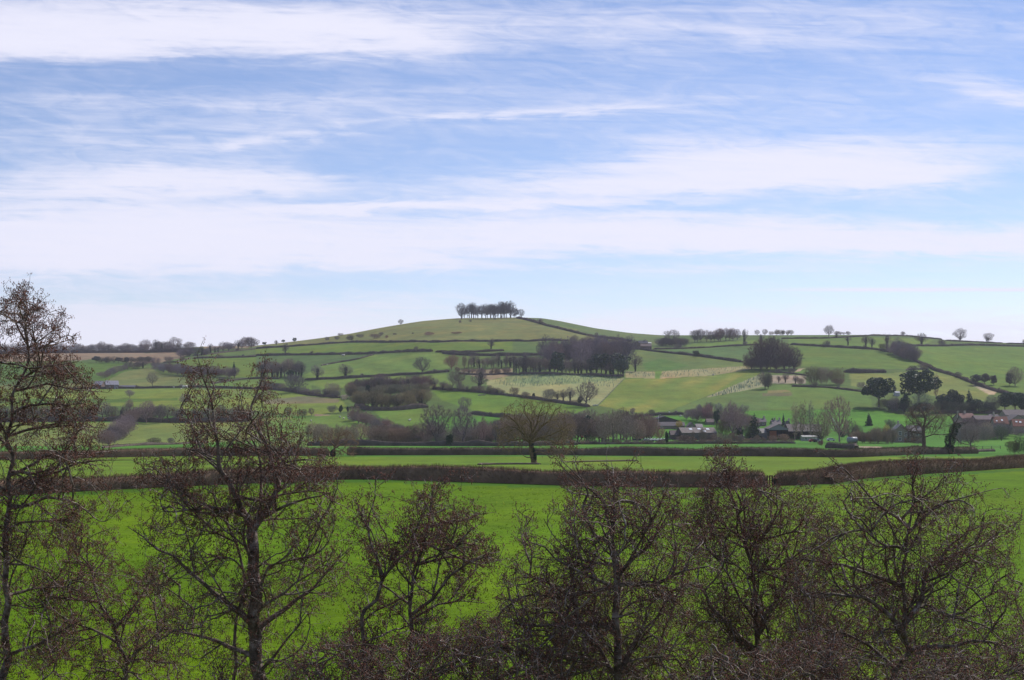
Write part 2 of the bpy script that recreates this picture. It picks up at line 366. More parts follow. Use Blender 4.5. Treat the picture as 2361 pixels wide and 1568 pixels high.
FIELDS = [
 ([(-900,1108),(800,1104),(1291,1118),(1770,1123),(1900,1116),(2000,1100),(2361,1078),(3300,1050),(3300,3000),(-900,3000)], G_NEAR),
 ([(-900,1150),(800,1104),(1291,1118),(1770,1123),(1900,1116),(2000,1100),(2361,1078),(3300,1050),(3300,1035),(2361,1040),(2200,1047),(1771,1053),(600,1051),(300,1053),(-900,1062)], G_MID),
 ([(-900,1062),(300,1053),(2200,1053),(3300,1040),(3300,960),(-900,960)], G_BRI),
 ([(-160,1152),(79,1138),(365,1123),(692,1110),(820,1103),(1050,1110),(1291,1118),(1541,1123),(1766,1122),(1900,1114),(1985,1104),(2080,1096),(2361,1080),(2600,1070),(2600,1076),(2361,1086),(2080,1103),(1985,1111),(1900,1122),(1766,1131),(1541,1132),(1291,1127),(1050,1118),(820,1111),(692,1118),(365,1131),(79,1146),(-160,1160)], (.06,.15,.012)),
 (PL(2, (-2200,600),(0,560),(330,560),(800,524),(1500,526),(2150,515),3,(480,512),(1010,548),(1000,505),(600,452),(300,382),(50,322),(0,200),2,(-2200,200)), G_TOP),
 (PL(3, (50,322),(300,382),(600,452),(1000,505),(1250,560),(1300,430),(600,200),(0,200)), (.105,.15,.05)),
 (PL(2, (0,575),(330,555),(800,530),(1500,530),(2150,515),(2150,590),(1480,600),(985,620),(0,640)), G_HILL),
 (PL(2, (0,640),(985,632),(560,720),(400,800),(0,800)), (.082,.135,.042)),
 (PL(2, (400,800),(560,720),(985,632),(1480,608),(1640,620),(1620,760),(1400,780),(700,820),(430,835)), G_LT),
 (PL(2, (470,845),(1100,815),(1600,785),(1620,900),(560,910),(470,880)), G_LT),
 (PL(1, (-400,600),(600,610),(1500,605),(1650,600),(1500,660),(1370,690),(1200,700),(800,660),(650,680),(-400,690)), (.23,.175,.115)),
 (PL(1, (1700,545),(2150,535),(2150,560),(1720,585)), (.26,.20,.12)),
 (PL(1, (-600,690),(650,690),(980,700),(1150,720),(900,840),(-600,860)), G_DK),
 (PL(1, (1380,700),(1620,665),(2150,650),(2150,820),(1700,800)), G_HILL),
 (PL(1, (-400,890),(830,870),(1050,770),(1270,735),(1350,790),(1620,825),(1600,885),(1000,905),(-400,915)), (.145,.175,.06)),
 (PL(1, (1760,880),(2150,835),2,(470,850),(470,930),(0,915),1,(1780,905)), G_LT),
 (PL(1, (-600,920),(990,915),(2150,920),2,(250,935),(700,990),(800,1100),(430,1140),1,(2150,1100),(1500,1080),(1000,1060),(-600,1060)), (.15,.205,.038)),
 (PL(1, (-400,990),(1000,1000),(1500,990),(1500,1010),(1000,1030),(-400,1040)), G_DK),
 (PL(1, (-600,1190),(1200,1200),(1560,1185),(2450,1150),(2500,1375),(2150,1350),(1500,1375),(1050,1390),(-600,1400)), (.15,.195,.05)),
 (PL(1, (860,1200),(980,1190),(960,1300),(850,1300)), (.16,.2,.06)),
 (PL(2, (60,1010),(400,975),(700,1000),(690,1030),(300,1040),(80,1040)), (.16,.155,.085)),
 (PL(2, (500,1125),(640,1135),(600,1150),(480,1140)), (.22,.16,.11)),
 (PL(2, (430,1150),(700,1130),(820,1180),(1000,1290),(1000,1400),(0,1400),(0,1200)), (.11,.185,.035)),
 (PL(2, (980,1095),(1380,1075),(1480,1100),(1420,1250),(1150,1230)), (.12,.2,.035)),
 (PL(2, (1480,930),(1850,945),(2150,975),3,(200,1005),(650,1070),(500,1140),(0,1160),2,(1810,1090),(1560,1010)), (.11,.195,.028)),
 (PL(3, (0,805),(250,795),(940,825),(720,1050),(650,1060),(400,1020),(200,990),(0,960),2,(1950,900),(1930,850)), (.25,.265,.115)),
 (PL(3, (-50,800),(250,795),(700,805),(880,840),(400,880),(-50,860)), (.19,.24,.10)),
 (PL(2, (1700,755),(2150,745),(2150,800),(1960,840),(1750,790)), (.24,.20,.12)),
 (PL(3, (950,700),(1040,600),(1080,585),(1300,612),(1600,645),(1930,692),(1960,725),(1260,768),(960,765)), (.115,.165,.045)),
 (PL(3, (1100,700),(1250,660),(1500,720),(1300,760),(1120,755)), (.085,.165,.035)),
 (PL(3, (950,765),(1205,770),(1205,826),(945,822)), TAN),
 (PL(3, (1260,768),(1960,722),(2020,745),(1700,800),(1238,827)), TAN),
 (PL(3, (945,825),(1238,829),(1700,802),(2020,750),(2110,780),(1900,870),(1600,990),(1350,1090),(1100,1125),(725,1055)), (.14,.20,.038)),
 (PL(3, (1205,765),(1265,765),(1240,830),(1200,830)), (.10,.19,.035)),
 (PL(3, (1620,988),(1900,868),(2110,780),(2130,890),(1760,975)), (.25,.26,.14)),
 (PL(3, (1350,1090),(1620,990),(2130,895),(2200,900),(2200,1070),(1990,1110),(1500,1130)), (.105,.165,.045)),
 (PL(4, (-10,890),(200,880),(500,905),(850,945),(880,1080),(0,1090)), (.105,.175,.038)),
 (PL(4, (0,925),(150,920),(200,940),(0,950)), (.20,.18,.07)),
 (PL(4, (-50,950),(200,945),(200,975),(-50,975)), (.13,.125,.06)),
 (PL(4, (-300,1100),(200,1092),(900,1085),(1200,1150),(1150,1230),(700,1230),(-300,1170)), (.075,.20,.022)),
 (PL(3, (1270,580),(1500,578),(2080,548),(2050,620),(1930,685),(1600,640),(1300,605)), (.085,.15,.045)),
 (PL(3, (1430,545),(2070,500),(2070,535),(1500,570)), (.115,.185,.034)),
 (PL(4, (170,490),(900,480),(1400,500),(1300,545),(900,575),(180,540)), (.115,.185,.034)),
 (PL(4, (180,550),(650,575),(1000,605),(1300,715),(1150,745),(950,745),(700,740),(250,720)), (.104,.175,.030)),
 (PL(4, (1250,560),(2150,562),(3200,600),(3200,1000),(2150,960),(2000,940),(1700,850),(1400,745),(1240,680)), (.104,.175,.030)),
 (PL(4, (680,790),(1000,785),(1350,755),(1560,810),(1850,930),(1830,1020),(1600,1000),(700,890)), (.16,.195,.05)),
 (PL(4, (1700,875),(1930,930),(1900,965),(1850,960)), (.36,.31,.2)),
 (PL(4, (180,760),(330,760),(330,800),(240,800)), (.11,.19,.04)),
 (PL(4, (20,800),(310,800),(310,870),(20,870)), (.28,.25,.18)),
 (PL(4, (1700,1300),(2150,1290),(2150,1380),(1720,1380)), (.09,.22,.025)),
 (PL(4, (740,1395),(950,1400),(980,1420),(800,1412)), (.36,.28,.2)),
]
build_ground()

# ------------------------------------------------------------------ branching
def colonize(nodes, par, att, infl, kill, step, iters, rs, jit=.25, bias=(0, 0, 0), maxn=60000, inert=0.0):
    nodes = [np.asarray(p, float) for p in nodes]; par = list(par)
    A = np.asarray(att, float); NA = np.array(nodes)
    best = np.full(len(A), 1e9); bi = np.zeros(len(A), int)
    def upd(newidx):
        nonlocal best, bi
        if not len(A): return
        Q = np.array([nodes[i] for i in newidx])
        for c in range(0, len(Q), 400):
            q = Q[c:c+400]; d = (A**2).sum(1)[:, None] + (q**2).sum(1)[None] - 2 * A @ q.T
            m = d.argmin(1); dm = d[np.arange(len(A)), m]; w = dm < best
            best = np.where(w, dm, best); bi = np.where(w, np.array(newidx)[c:c+400][m], bi)
    upd(list(range(len(nodes)))); bias = np.array(bias); used = {}
    for it in range(iters):
        if not len(A) or len(nodes) > maxn: break
        act = best < infl * infl
        if not act.any():
            infl *= 1.5; act = best < infl * infl
            if not act.any(): continue
        idx = bi[act]; NP = np.array(nodes)
        d = A[act] - NP[idx]; d /= np.linalg.norm(d, axis=1)[:, None] + 1e-9
        s = np.zeros((len(nodes), 3)); np.add.at(s, idx, d)
        g = np.unique(idx); v = s[g]; v /= np.linalg.norm(v, axis=1)[:, None] + 1e-9
        if inert:
            pg = np.array(par)[g]; pd = NP[g] - NP[np.maximum(pg, 0)]; pd /= np.linalg.norm(pd, axis=1)[:, None] + 1e-9; v = v * (1 - inert) + pd * inert * (pg >= 0)[:, None]
        v += rs.normal(0, jit, v.shape) + bias; v /= np.linalg.norm(v, axis=1)[:, None] + 1e-9
        npos = NP[g] + v * step; new = []
        for a, p in zip(g, npos):
            k = used.get(int(a), 0)
            if k > 3: continue
            used[int(a)] = k + 1
            new.append(len(nodes)); nodes.append(p); par.append(int(a))
        if not new: break
        upd(new)
        keep = best > kill * kill
        A = A[keep]; best = best[keep]; bi = bi[keep]
    return np.array(nodes), np.array(par)
def pipe_radii(nodes, par, r0, ex=2.3, cap=None):
    n = len(nodes); a = np.zeros(n); kids = np.zeros(n, int)
    for i in range(n - 1, 0, -1):
        if par[i] >= 0: kids[par[i]] += 1
    for i in range(n - 1, -1, -1):
        if kids[i] == 0: a[i] = r0 ** ex
        if par[i] >= 0: a[par[i]] += a[i]
    r = a ** (1 / ex)
    return (np.minimum(r, cap) if cap else r), kids
def tubes(Pa, Pb, ra, rb, k=3):
    Pa = np.asarray(Pa); Pb = np.asarray(Pb); d = Pb - Pa; ln = np.linalg.norm(d, axis=1)[:, None] + 1e-9; d = d / ln
    ref = np.where(np.abs(d[:, 2:3]) > .9, np.array([[1., 0, 0]]), np.array([[0, 0, 1.]]))
    x = np.cross(d, ref); x /= np.linalg.norm(x, axis=1)[:, None] + 1e-9; y = np.cross(d, x)
    ang = 2 * PI * np.arange(k) / k; n = len(Pa)
    ring = x[:, None] * np.cos(ang)[None, :, None] + y[:, None] * np.sin(ang)[None, :, None]
    V = np.concatenate([Pa[:, None] + ring * np.asarray(ra)[:, None, None], Pb[:, None] + ring * np.asarray(rb)[:, None, None]], 1).reshape(-1, 3)
    b = np.arange(n)[:, None] * 2 * k; i = np.arange(k)[None]; j = (i + 1) % k
    q = np.stack([b + i, b + j, b + j + k, b + i + k], -1).reshape(-1, 4)
    return V, q
def merge(parts):
    Vs = []; Qs = []; o = 0
    for V, q in parts:
        if len(V) == 0: continue
        Vs.append(V); Qs.append(q + o); o += len(V)
    return np.concatenate(Vs), np.concatenate(Qs)
def branch_meshes(nodes, par, r, thr, kbig=6, ksm=3):
    """split into trunk (radius over thr) and crown twigs"""
    i = np.nonzero(par >= 0)[0]; a = par[i]; rb = r[i]; ra = np.minimum(r[a], rb * 1.35)
    bg = np.zeros(len(nodes), bool)
    for k_ in range(len(nodes)): bg[k_] = r[k_] > thr and (par[k_] < 0 or bg[par[k_]])
    big = bg[i]
    T = tubes(nodes[a[big]], nodes[i[big]], ra[big], rb[big], kbig) if big.any() else (np.zeros((0, 3)), np.zeros((0, 4), int))
    S = tubes(nodes[a[~big]], nodes[i[~big]], ra[~big], rb[~big], ksm) if (~big).any() else (np.zeros((0, 3)), np.zeros((0, 4), int))
    return T, S
def cards(Pc, size, rs, up=.0):
    n = len(Pc); a = rs.normal(size=(n, 3)); a /= np.linalg.norm(a, axis=1)[:, None]
    b = np.cross(a, rs.normal(size=(n, 3))); b /= np.linalg.norm(b, axis=1)[:, None]
    s = size * rs.uniform(.6, 1.3, (n, 1))
    V = np.stack([Pc - a * s, Pc + b * s * .6, Pc + a * s, Pc - b * s * .6], 1).reshape(-1, 3)
    q = np.arange(n * 4).reshape(-1, 4); return V, q
def in_blobs(blobs, n, rs, shell=.0):
    """points spread in a union of ellipsoids (cx,cy,cz,rx,ry,rz)"""
    w = np.array([b[3] * b[4] * b[5] for b in blobs]); w = w / w.sum(); out = []
    k = rs.choice(len(blobs), n, p=w); d = rs.normal(size=(n, 3)); d /= np.linalg.norm(d, axis=1)[:, None]
    rad = rs.uniform(shell, 1, n) ** (1 / 2.4); B = np.array(blobs)[k]
    return B[:, :3] + d * rad[:, None] * B[:, 3:]

# ------------------------------------------------------------------ distant tree kinds (unit height 1 -> built at 12 m)
def proto_bare(seed, W_=.9, base=.22, n=900, kill=.42, step=.42, dense=1.0, tr=.30, tw=.034, stems=1, rag=1.0, flat=1.0, extra=0, H=12.0):
    rs = np.random.RandomState(seed); w = W_ * H / 2
    blobs = []; cz = H * (base + 1) / 2; rz = H * (1 - base) / 2
    for _ in range(9):
        d = rs.normal(size=3); d /= np.linalg.norm(d); f = .5 * rag
        blobs.append((d[0] * w * f, d[1] * w * f, cz + d[2] * rz * f * .9, w * (1 - f) * rs.uniform(.8, 1.1), w * (1 - f) * rs.uniform(.8, 1.1), rz * (1 - f) * rs.uniform(.9, 1.15)))
    blobs.append((0, 0, cz, w * .72, w * .72, rz * .8))
    att = in_blobs(blobs, n, rs, .15); att = att[att[:, 2] > H * .04]
    nodes = []; par = []
    for s in range(stems):
        a = rs.uniform(0, 2 * PI); b = np.array([math.cos(a), math.sin(a), 0]) * (0 if stems == 1 else .4 * w * rs.uniform(.2, 1))
        top = H * max(base + .06, .08); m = max(3, int(top / .5)); lean = rs.normal(0, .03, 2) if stems == 1 else b[:2] * .12 + rs.normal(0, .05, 2)
        for j in range(m + 1):
            nodes.append((b[0] + lean[0] * j * .5, b[1] + lean[1] * j * .5, top * j / m)); par.append(-1 if j == 0 else len(nodes) - 2)
    nodes, par = colonize(nodes, par, att, 6, kill, step, 70, rs, .22, (0, 0, .12))
    r, kids = pipe_radii(nodes, par, tw, 2.3, None); r = np.minimum(r, tr * (1 if stems == 1 else .6))
    T, S = branch_meshes(nodes, par, r, .10, 5, 3)
    # fine outer twigs at every tip
    tips = np.nonzero((kids == 0) | (rs.uniform(size=len(kids)) < .25))[0]; tips = tips[nodes[tips, 2] > H * .08]; k = int(3 * dense) + extra
    p0 = np.repeat(nodes[tips], k, 0); ou = p0 - np.array([0, 0, H * (base + .1)]); ou /= np.linalg.norm(ou, axis=1)[:, None] + 1e-6
    dr = ou * .8 + rs.normal(0, .6, p0.shape) + np.array([0, 0, .3]); dr /= np.linalg.norm(dr, axis=1)[:, None]
    p1 = p0 + dr * rs.uniform(.35, .95, (len(p0), 1))
    S = merge([S, tubes(p0, p1, np.full(len(p0), tw * .75), np.full(len(p0), tw * .3), 3)])
    k = H / np.percentile(S[0][:, 2], 99.7); wx = W_ * H / 2 / max(.1, np.percentile(np.hypot(S[0][:, 0], S[0][:, 1]), 97)); f = np.array([wx, wx, k])
    return dict(trunk=mesh_from('trunk', T[0] * f, T[1], None, M_BARK), crown=mesh_from('crown', S[0] * f, S[1], None, M_TWIG), H=H)
def add_ivy(p, seed, blobs, n=1500, size=.28):
    rs = np.random.RandomState(seed); V, q = cards(in_blobs(blobs, n, rs, .3), size, rs)
    p = dict(p); p['ivy'] = mesh_from('ivy', V, q, None, M_LEAF); return p
def proto_ever(seed, W_=1.0, base=.12, n=4200, size=.34, lobes=14, H=12.0, cone=False, tr=.35):
    rs = np.random.RandomState(seed); w = W_ * H / 2; blobs = []
    if cone:
        for j in range(13):
            t = j / 12; z = H * (base + (1 - base) * t); rr_ = w * (1 - t) ** .8 + .25
            for _ in range(3): a = rs.uniform(0, 2 * PI); blobs.append((math.cos(a) * rr_ * .35, math.sin(a) * rr_ * .35, z, rr_ * .75, rr_ * .75, H * .06))
    else:
        cz = H * (base + 1) / 2; rz = H * (1 - base) / 2
        for _ in range(lobes):
            d = rs.normal(size=3); d /= np.linalg.norm(d); blobs.append((d[0] * w * .66, d[1] * w * .66, cz + d[2] * rz * .68, w * rs.uniform(.24, .42), w * rs.uniform(.24, .42), rz * rs.uniform(.2, .34)))
        blobs.append((0, 0, cz, w * .6, w * .6, rz * .6))
    V, q = cards(in_blobs(blobs, n, rs, .55), size, rs)
    V = V * np.array([w / np.percentile(np.hypot(V[:, 0], V[:, 1]), 98), w / np.percentile(np.hypot(V[:, 0], V[:, 1]), 98), H / np.percentile(V[:, 2], 99.6)])
    tb = MB(); tb.tube((0, 0, -.3), (rs.normal() * .2, rs.normal() * .2, H * .45), tr, tr * .6, 7)
    for _ in range(7):
        b = blobs[rs.randint(len(blobs))]; z0 = H * rs.uniform(.15, .42); tb.tube((0, 0, z0), b[:3], tr * .4, tr * .15, 5)
    return dict(trunk=tb.mesh('trunk', M_BARK), crown=mesh_from('crown', V, q, None, M_LEAF), H=H)
ivy_col = lambda h, r: [(0, 0, h * .35, r, r, h * .4), (.3, .2, h * .65, r * 1.3, r * 1.2, h * .22), (-.3, -.1, h * .2, r * .8, r * .8, h * .25)]
KIND = {
 'round': [proto_bare(1, 1.0, .06, 1000, rag=1.35, extra=4, tw=.028), proto_bare(2, .95, .05, 1000, rag=1.35, extra=4, tw=.028), proto_bare(3, 1.05, .08, 1000, rag=1.4, extra=4, tw=.028)],
 'tall': [proto_bare(11, .62, .12, 900, extra=4, tw=.028), proto_bare(12, .55, .1, 850, extra=4, tw=.028), proto_bare(13, .68, .14, 900, extra=4, tw=.028)],
 'clump': [proto_bare(21, .6, .2, 620, tr=.2, extra=3, tw=.03, rag=1.3), proto_bare(22, .7, .14, 700, tr=.22, extra=3, tw=.03, rag=1.3), proto_bare(23, .5, .28, 560, tr=.2, extra=3, tw=.03, rag=1.4), proto_bare(24, .8, .2, 700, tr=.22, extra=3, tw=.03, rag=1.3)],
 'dense': [proto_bare(31, 1.05, .03, 1300, .36, .4, 1.2, tr=.3, extra=3, tw=.028), proto_bare(32, 1.0, .02, 1300, .36, .4, 1.2, tr=.3, extra=3, tw=.028), proto_bare(33, .9, .04, 1300, .36, .4, 1.2, tr=.3, extra=3, tw=.028, rag=1.2)],
 'bush': [proto_bare(41, 1.5, .0, 1500, .34, .38, 1.2, tr=.12, stems=8, extra=3, tw=.028), proto_bare(42, 1.35, .0, 1500, .34, .38, 1.2, tr=.12, stems=7, extra=3, tw=.028), proto_bare(43, 1.7, .0, 1600, .34, .38, 1.2, tr=.12, stems=9, extra=3, tw=.028)],
 'slim': [proto_bare(51, .28, .06, 560, .32, .36, tr=.18, extra=3, tw=.028), proto_bare(52, .34, .05, 600, .32, .36, tr=.18, extra=3, tw=.028)],
 'ever': [proto_ever(61), proto_ever(62, .9, .08), proto_ever(63, 1.15, .10)],
 'cone': [proto_ever(71, .62, .06, 3400, .34, cone=True), proto_ever(72, .5, .05, 3000, .34, cone=True)],
 'yew': [proto_ever(74, .66, .0, 4200, .32, 18), proto_ever(75, .7, .0, 4200, .32, 18)],
}
KIND['ivy'] = [add_ivy(proto_bare(81, .85, .12, 800, extra=3, tw=.028), 82, ivy_col(11, .8), 1000), add_ivy(proto_bare(83, .75, .1, 760, extra=3, tw=.028), 84, ivy_col(11.5, 1.0), 1000), add_ivy(proto_bare(85, 1.0, .12, 860, extra=3, tw=.028), 86, ivy_col(10, .85), 900)]
KIND['ivypole'] = [add_ivy(proto_bare(87, .5, .3, 360, extra=2, tw=.028), 88, ivy_col(12, .65), 900, .24), add_ivy(proto_bare(89, .42, .25, 360, extra=2, tw=.028), 90, ivy_col(13, .8), 900, .24)]
COLR = {'round': (.14, .105, .105), 'tall': (.15, .115, .11), 'clump': (.075, .07, .082), 'dense': (.125, .078, .082), 'bush': (.125, .10, .085), 'slim': (.19, .14, .12),
        'ever': (.022, .042, .022), 'cone': (.022, .045, .026), 'yew': (.018, .036, .02), 'ivy': (.135, .105, .10), 'ivypole': (.13, .10, .10)}
NAME = {'round': 'bare_tree', 'tall': 'bare_tree', 'clump': 'beech_tree', 'dense': 'bare_tree', 'bush': 'bare_shrub', 'slim': 'poplar_tree', 'ever': 'evergreen_tree', 'cone': 'conifer_tree', 'yew': 'evergreen_tree', 'ivy': 'ivy_clad_tree', 'ivypole': 'ivy_clad_tree'}
CAT = {'bush': 'shrub', 'ever': 'evergreen tree', 'cone': 'conifer', 'yew': 'evergreen tree'}
R0 = random.Random(7)
TREE_N = [0]; BELT_N = 1.3
def tree(kind, uv, hpx, label, wf=1.0, col=None, group=None, cat=None, dy=0, name=None):
    """one tree: hpx is its height in panel pixels; wf widens it"""
    x, y, z = at(*uv)
    if dy: y += dy; z = h1(x, y)
    TREE_N[0] += 1
    p = KIND[kind][R0.randrange(len(KIND[kind]))]
    hm = hpx * .2746 * y / F; s = hm / (p['H'] * 1.03)
    w = s * wf
    o = empty(name or NAME[kind], (x, y, z - .05), R0.uniform(0, 6.28), (w, w, s)); lean = .045 if kind in ('clump', 'round', 'tall') else .02; o.rotation_euler = (R0.uniform(-lean, lean), R0.uniform(-lean, lean), o.rotation_euler[2])
    c = col or COLR[kind]; g_ = R0.uniform(.95, 1.15) if kind == 'clump' or name == 'beech_tree' else R0.uniform(1.1, 1.9); j = [g_ * R0.uniform(.88, 1.14) for _ in range(2)]
    cc = (c[0] * j[0], c[1] * (j[0] + j[1]) / 2, c[2] * j[1])
    is_green = kind in ('ever', 'cone', 'yew')
    link('trunk', p['trunk'], o, (.10, .08, .07) if is_green or kind.startswith('ivy') else tuple(q * .85 for q in cc)); link('crown', p['crown'], o, cc)
    if 'ivy' in p: link('ivy', p['ivy'], o, (.04, .055, .036))
    tag(o, label, cat or CAT.get(kind, 'tree'), group); return o
def tr(panel, kind, x, yb, h, label, wf=1.0, col=None, group=None, **k): return tree(kind, P(panel, x, yb), h, label, wf, col, group, **k)
ORD = 'first second third fourth fifth sixth seventh eighth ninth tenth eleventh twelfth thirteenth fourteenth fifteenth sixteenth seventeenth eighteenth nineteenth twentieth'.split()
def belt(pts, n, kinds, h0, h1_, label, group, jit=8, wf=(.85, 1.2), col=None, cat=None, deep=0, name=None):
    """n trees spread along a line of layout points"""
    pts = np.array(pts, float); d = np.r_[0, np.cumsum(np.hypot(*np.diff(pts, axis=0).T))]
    n = int(round(n * BELT_N)) if n >= 7 and name != 'single' else n
    for i in range(n):
        t = (i + .5 + R0.uniform(-.35, .35)) / n * d[-1]; u = np.interp(t, d, pts[:, 0]); v = np.interp(t, d, pts[:, 1]) - R0.uniform(0, jit) * .2746
        lb = label
        if n <= 20 and not deep:
            lb = label + ', ' + ORD[i] + ' from the left'
            if len(lb.split()) > 16: lb = label
        elif len(label.split()) < 13: lb = label + (', left part', ', middle part', ', right part')[min(2, 3 * i // n)]
        tree(kinds[R0.randrange(len(kinds))], (u, v), R0.uniform(h0, h1_), lb, R0.uniform(*wf), col, group, cat=cat, dy=R0.uniform(0, deep) if deep else 0, name=name)
GREY = (.145, .118, .118); PALE = (.20, .165, .125); RED = (.19, .105, .095); OLV = (.15, .125, .07); BRN = (.14, .10, .08); DARK = (.085, .072, .062)
exec_trees = []

# hilltop clump
for i in range(30):
    x = 1735 + i * 15.2 + R0.uniform(-13, 13)
    k = 2; h = R0.uniform(100, 156) * (1 if 2 < i < 27 else .88)
    u, v = P(2, x, 326)
    tree('clump' if i % 3 else 'tall', (u, v), h, 'tall bare beech in the dense clump on the hill summit, ' + ('left third', 'middle third', 'right third')[i // 10], R0.uniform(.9, 1.25), COLR['clump'], 'beeches in the clump on the hilltop', dy=R0.uniform(-30, 90), name='beech_tree')
tr(2, 'round', 1722, 326, 138, 'wide bare beech at the left edge of the hilltop clump', .8, COLR['clump'])
tr(3, 'round', 78, 318, 78, 'small low bare tree at the right edge of the hilltop clump', 1.0, COLR['clump'])
tr(2, 'round', 1213, 379, 52, 'small lone bare tree on the left shoulder of the hill skyline')
# skyline bushes left of the hill
tr(2, 'ever', 70, 552, 32, 'low round dark bush on the skyline, lowest left of the hill', 1.3, cat='shrub', name='evergreen_bush')
tr(2, 'ivy', 170, 546, 44, 'ragged ivy dark tree leaning on the left hill skyline', 1.2)
tr(2, 'ever', 228, 530, 30, 'small round dark bush between ragged tree and larger bush on skyline', 1.1, cat='shrub', name='evergreen_bush')
tr(2, 'ever', 322, 520, 36, 'round dark bush standing alone on the skyline left of the hill', 1.2, cat='shrub', name='evergreen_bush')
tr(2, 'bush', 712, 470, 26, 'low twiggy bush on the skyline of the left hill slope', 1.4)
for x, y, h, w, c, s in [(600,508,32,1.0,GREY,'grey scrub bush lowest on the left hill flank'),(680,503,32,1.2,GREY,'grey scrub bush beside the dark thorn on hill flank'),
      (790,514,56,.9,DARK,'largest dark thorn bush on the hill flank scrub'),(875,485,34,1.3,DARK,'dark low bush just right of the largest thorn'),
      (1000,492,42,1.8,RED,'broad reddish bramble mound on the left hill flank'),(1050,470,34,1.0,GREY,'grey bush behind the reddish bramble mound'),
      (1097,490,28,.9,RED,'small reddish bush right of the bramble mound'),(1165,462,18,1.4,DARK,'tiny dark bush on open slope above the bramble mound'),
      (1450,468,36,1.6,RED,'reddish bramble patch alone on the middle of the hill face'),(1680,452,20,3.0,RED,'long low reddish bramble patch below the hilltop clump'),
      (1715,362,26,.8,GREY,'small grey bush just below the hilltop clump'),(1800,352,18,1.1,GREY,'tiny grey bush below the clump, right of the small grey one'),(1316,452,12,1.3,DARK,'tiny dark bush between two reddish bramble patches')]:
    tr(2, 'bush', x, y, h, s, w, c, 'scrub bushes on the open hill flank')
# single hedgerow trees on the hill
tr(2, 'ivy', 245, 627, 105, 'ivy clad hedgerow tree at far left of the upper hedge', .7)
tr(2, 'ivy', 1975, 580, 95, 'ivy clad tree standing in hedge below the hilltop clump', 1.0)
tr(2, 'ivy', 515, 838, 130, 'spreading tree with ivy trunk beside the dark left copse', 1.3)
tr(2, 'ivy', 752, 825, 128, 'spreading tree with ivy trunk midway along the striped field hedge', 1.4)
tr(2, 'round', 1395, 792, 155, 'round bare tree standing in hedge below the striped field', 1.05)
tr(2, 'dense', 1640, 752, 130, 'dense reddish brown round tree at corner of the striped field', 1.1, RED)
tr(2, 'tall', 1710, 928, 195, 'tall bare tree with forked pale trunk below the reddish round tree', .95)
tr(2, 'tall', 1652, 905, 150, 'slighter bare tree left of the tall forked one', .9, PALE)
tr(2, 'ivy', 1880, 925, 195, 'large dark ivy clad tree at the end of the plantation edge', 1.1)
tr(2, 'ivy', 1500, 908, 88, 'short ivy dark tree in the hedge left of the forked tree', 1.0)
tr(2, 'ivy', 1575, 908, 62, 'shortest ivy dark tree in the hedge left of the forked tree', 1.3)
belt(PL(2, (30, 818), (120, 820), (400, 822)), 10, ['ivy', 'ivy', 'dense', 'tall'], 120, 158, 'ivy dark tree in the left copse on the hillside', 'trees of the dark left copse', 14, (.9, 1.25), cat='tree')
tr(2, 'ever', 295, 822, 68, 'low rounded dark evergreen at the foot of the left copse', 1.1)
tr(2, 'bush', 330, 942, 158, 'very broad grey willow below the left copse', 1.0, GREY)
tr(2, 'bush', 640, 972, 112, 'round pale olive thicket in the hedge right of the broad willow', .95, PALE)
belt(PL(2, (770, 985), (900, 960), (1100, 945), (1300, 935), (1480, 925)), 18, ['dense', 'round', 'ivy', 'bush', 'dense'], 105, 150, 'bare hedgerow tree in the upper row of the long tree belt', 'trees of the long belt crossing the hillside', 20, (.8, 1.2))
belt(PL(2, (840, 1060), (950, 1092), (1200, 1090), (1440, 1065)), 15, ['dense', 'round', 'bush', 'dense', 'ivy'], 110, 150, 'bare tree in the lower row of the long tree belt', 'trees of the long belt crossing the hillside', 26, (.8, 1.2), OLV)
tr(2, 'yew', 940, 985, 115, 'narrow dark ivy column rising from the long tree belt', .55)
tr(2, 'yew', 1250, 905, 60, 'dark evergreen head showing above the long tree belt', 1.5)
tr(2, 'slim', 1262, 905, 110, 'pale feathery tree rising above the dark evergreen head', 1.0, PALE)
tr(2, 'bush', 742, 1008, 48, 'pale cream flowering bush at the left end of the long belt', 1.15, (.42, .34, .26))
tr(2, 'bush', 1640-1000, 1118, 68, 'bare twiggy tree beside the sheep field hedge', 1.0, GREY)
tr(2, 'yew', 712, 1118, 70, 'small dark ivy tree above the flock of sheep', .9)
tr(2, 'yew', 770, 1112, 52, 'smaller dark ivy stump right of the small dark ivy tree', .8)
tr(2, 'round', 270, 1142, 80, 'dark round tree, leftmost of three along the rough pasture', 1.2, DARK)
tr(2, 'bush', 385, 1148, 70, 'low dark tree, middle of three along the rough pasture', .9, DARK)
tr(2, 'round', 465, 1142, 72, 'small grey tree, right of three along the rough pasture', .9)
tr(2, 'dense', 838, 1178, 135, 'round brown tree just right of the flock of sheep', 1.0, BRN)
tr(2, 'dense', 925, 1215, 118, 'round purple brown tree below right of the flock of sheep', 1.35)
tr(2, 'dense', 1105, 1275, 105, 'low rounded reddish tree halfway down the diagonal row', 1.4, RED)
tr(2, 'dense', 1010, 1290, 130, 'rounded grey tree lower in the diagonal row', 1.1, GREY)
belt(PL(2, (430, 1385), (900, 1388)), 12, ['slim', 'slim', 'tall'], 140, 200, 'slim pale bare sapling in the thicket behind the second hedge', 'slim saplings behind the second hedge', 10, (1.0, 1.5), PALE)
belt(PL(2, (960, 1388), (1420, 1385)), 13, ['dense', 'tall', 'dense', 'bush'], 110, 185, 'grey brown bare tree in the thicket behind the second hedge', 'thicket trees behind the second hedge', 20, (.8, 1.2), BRN)
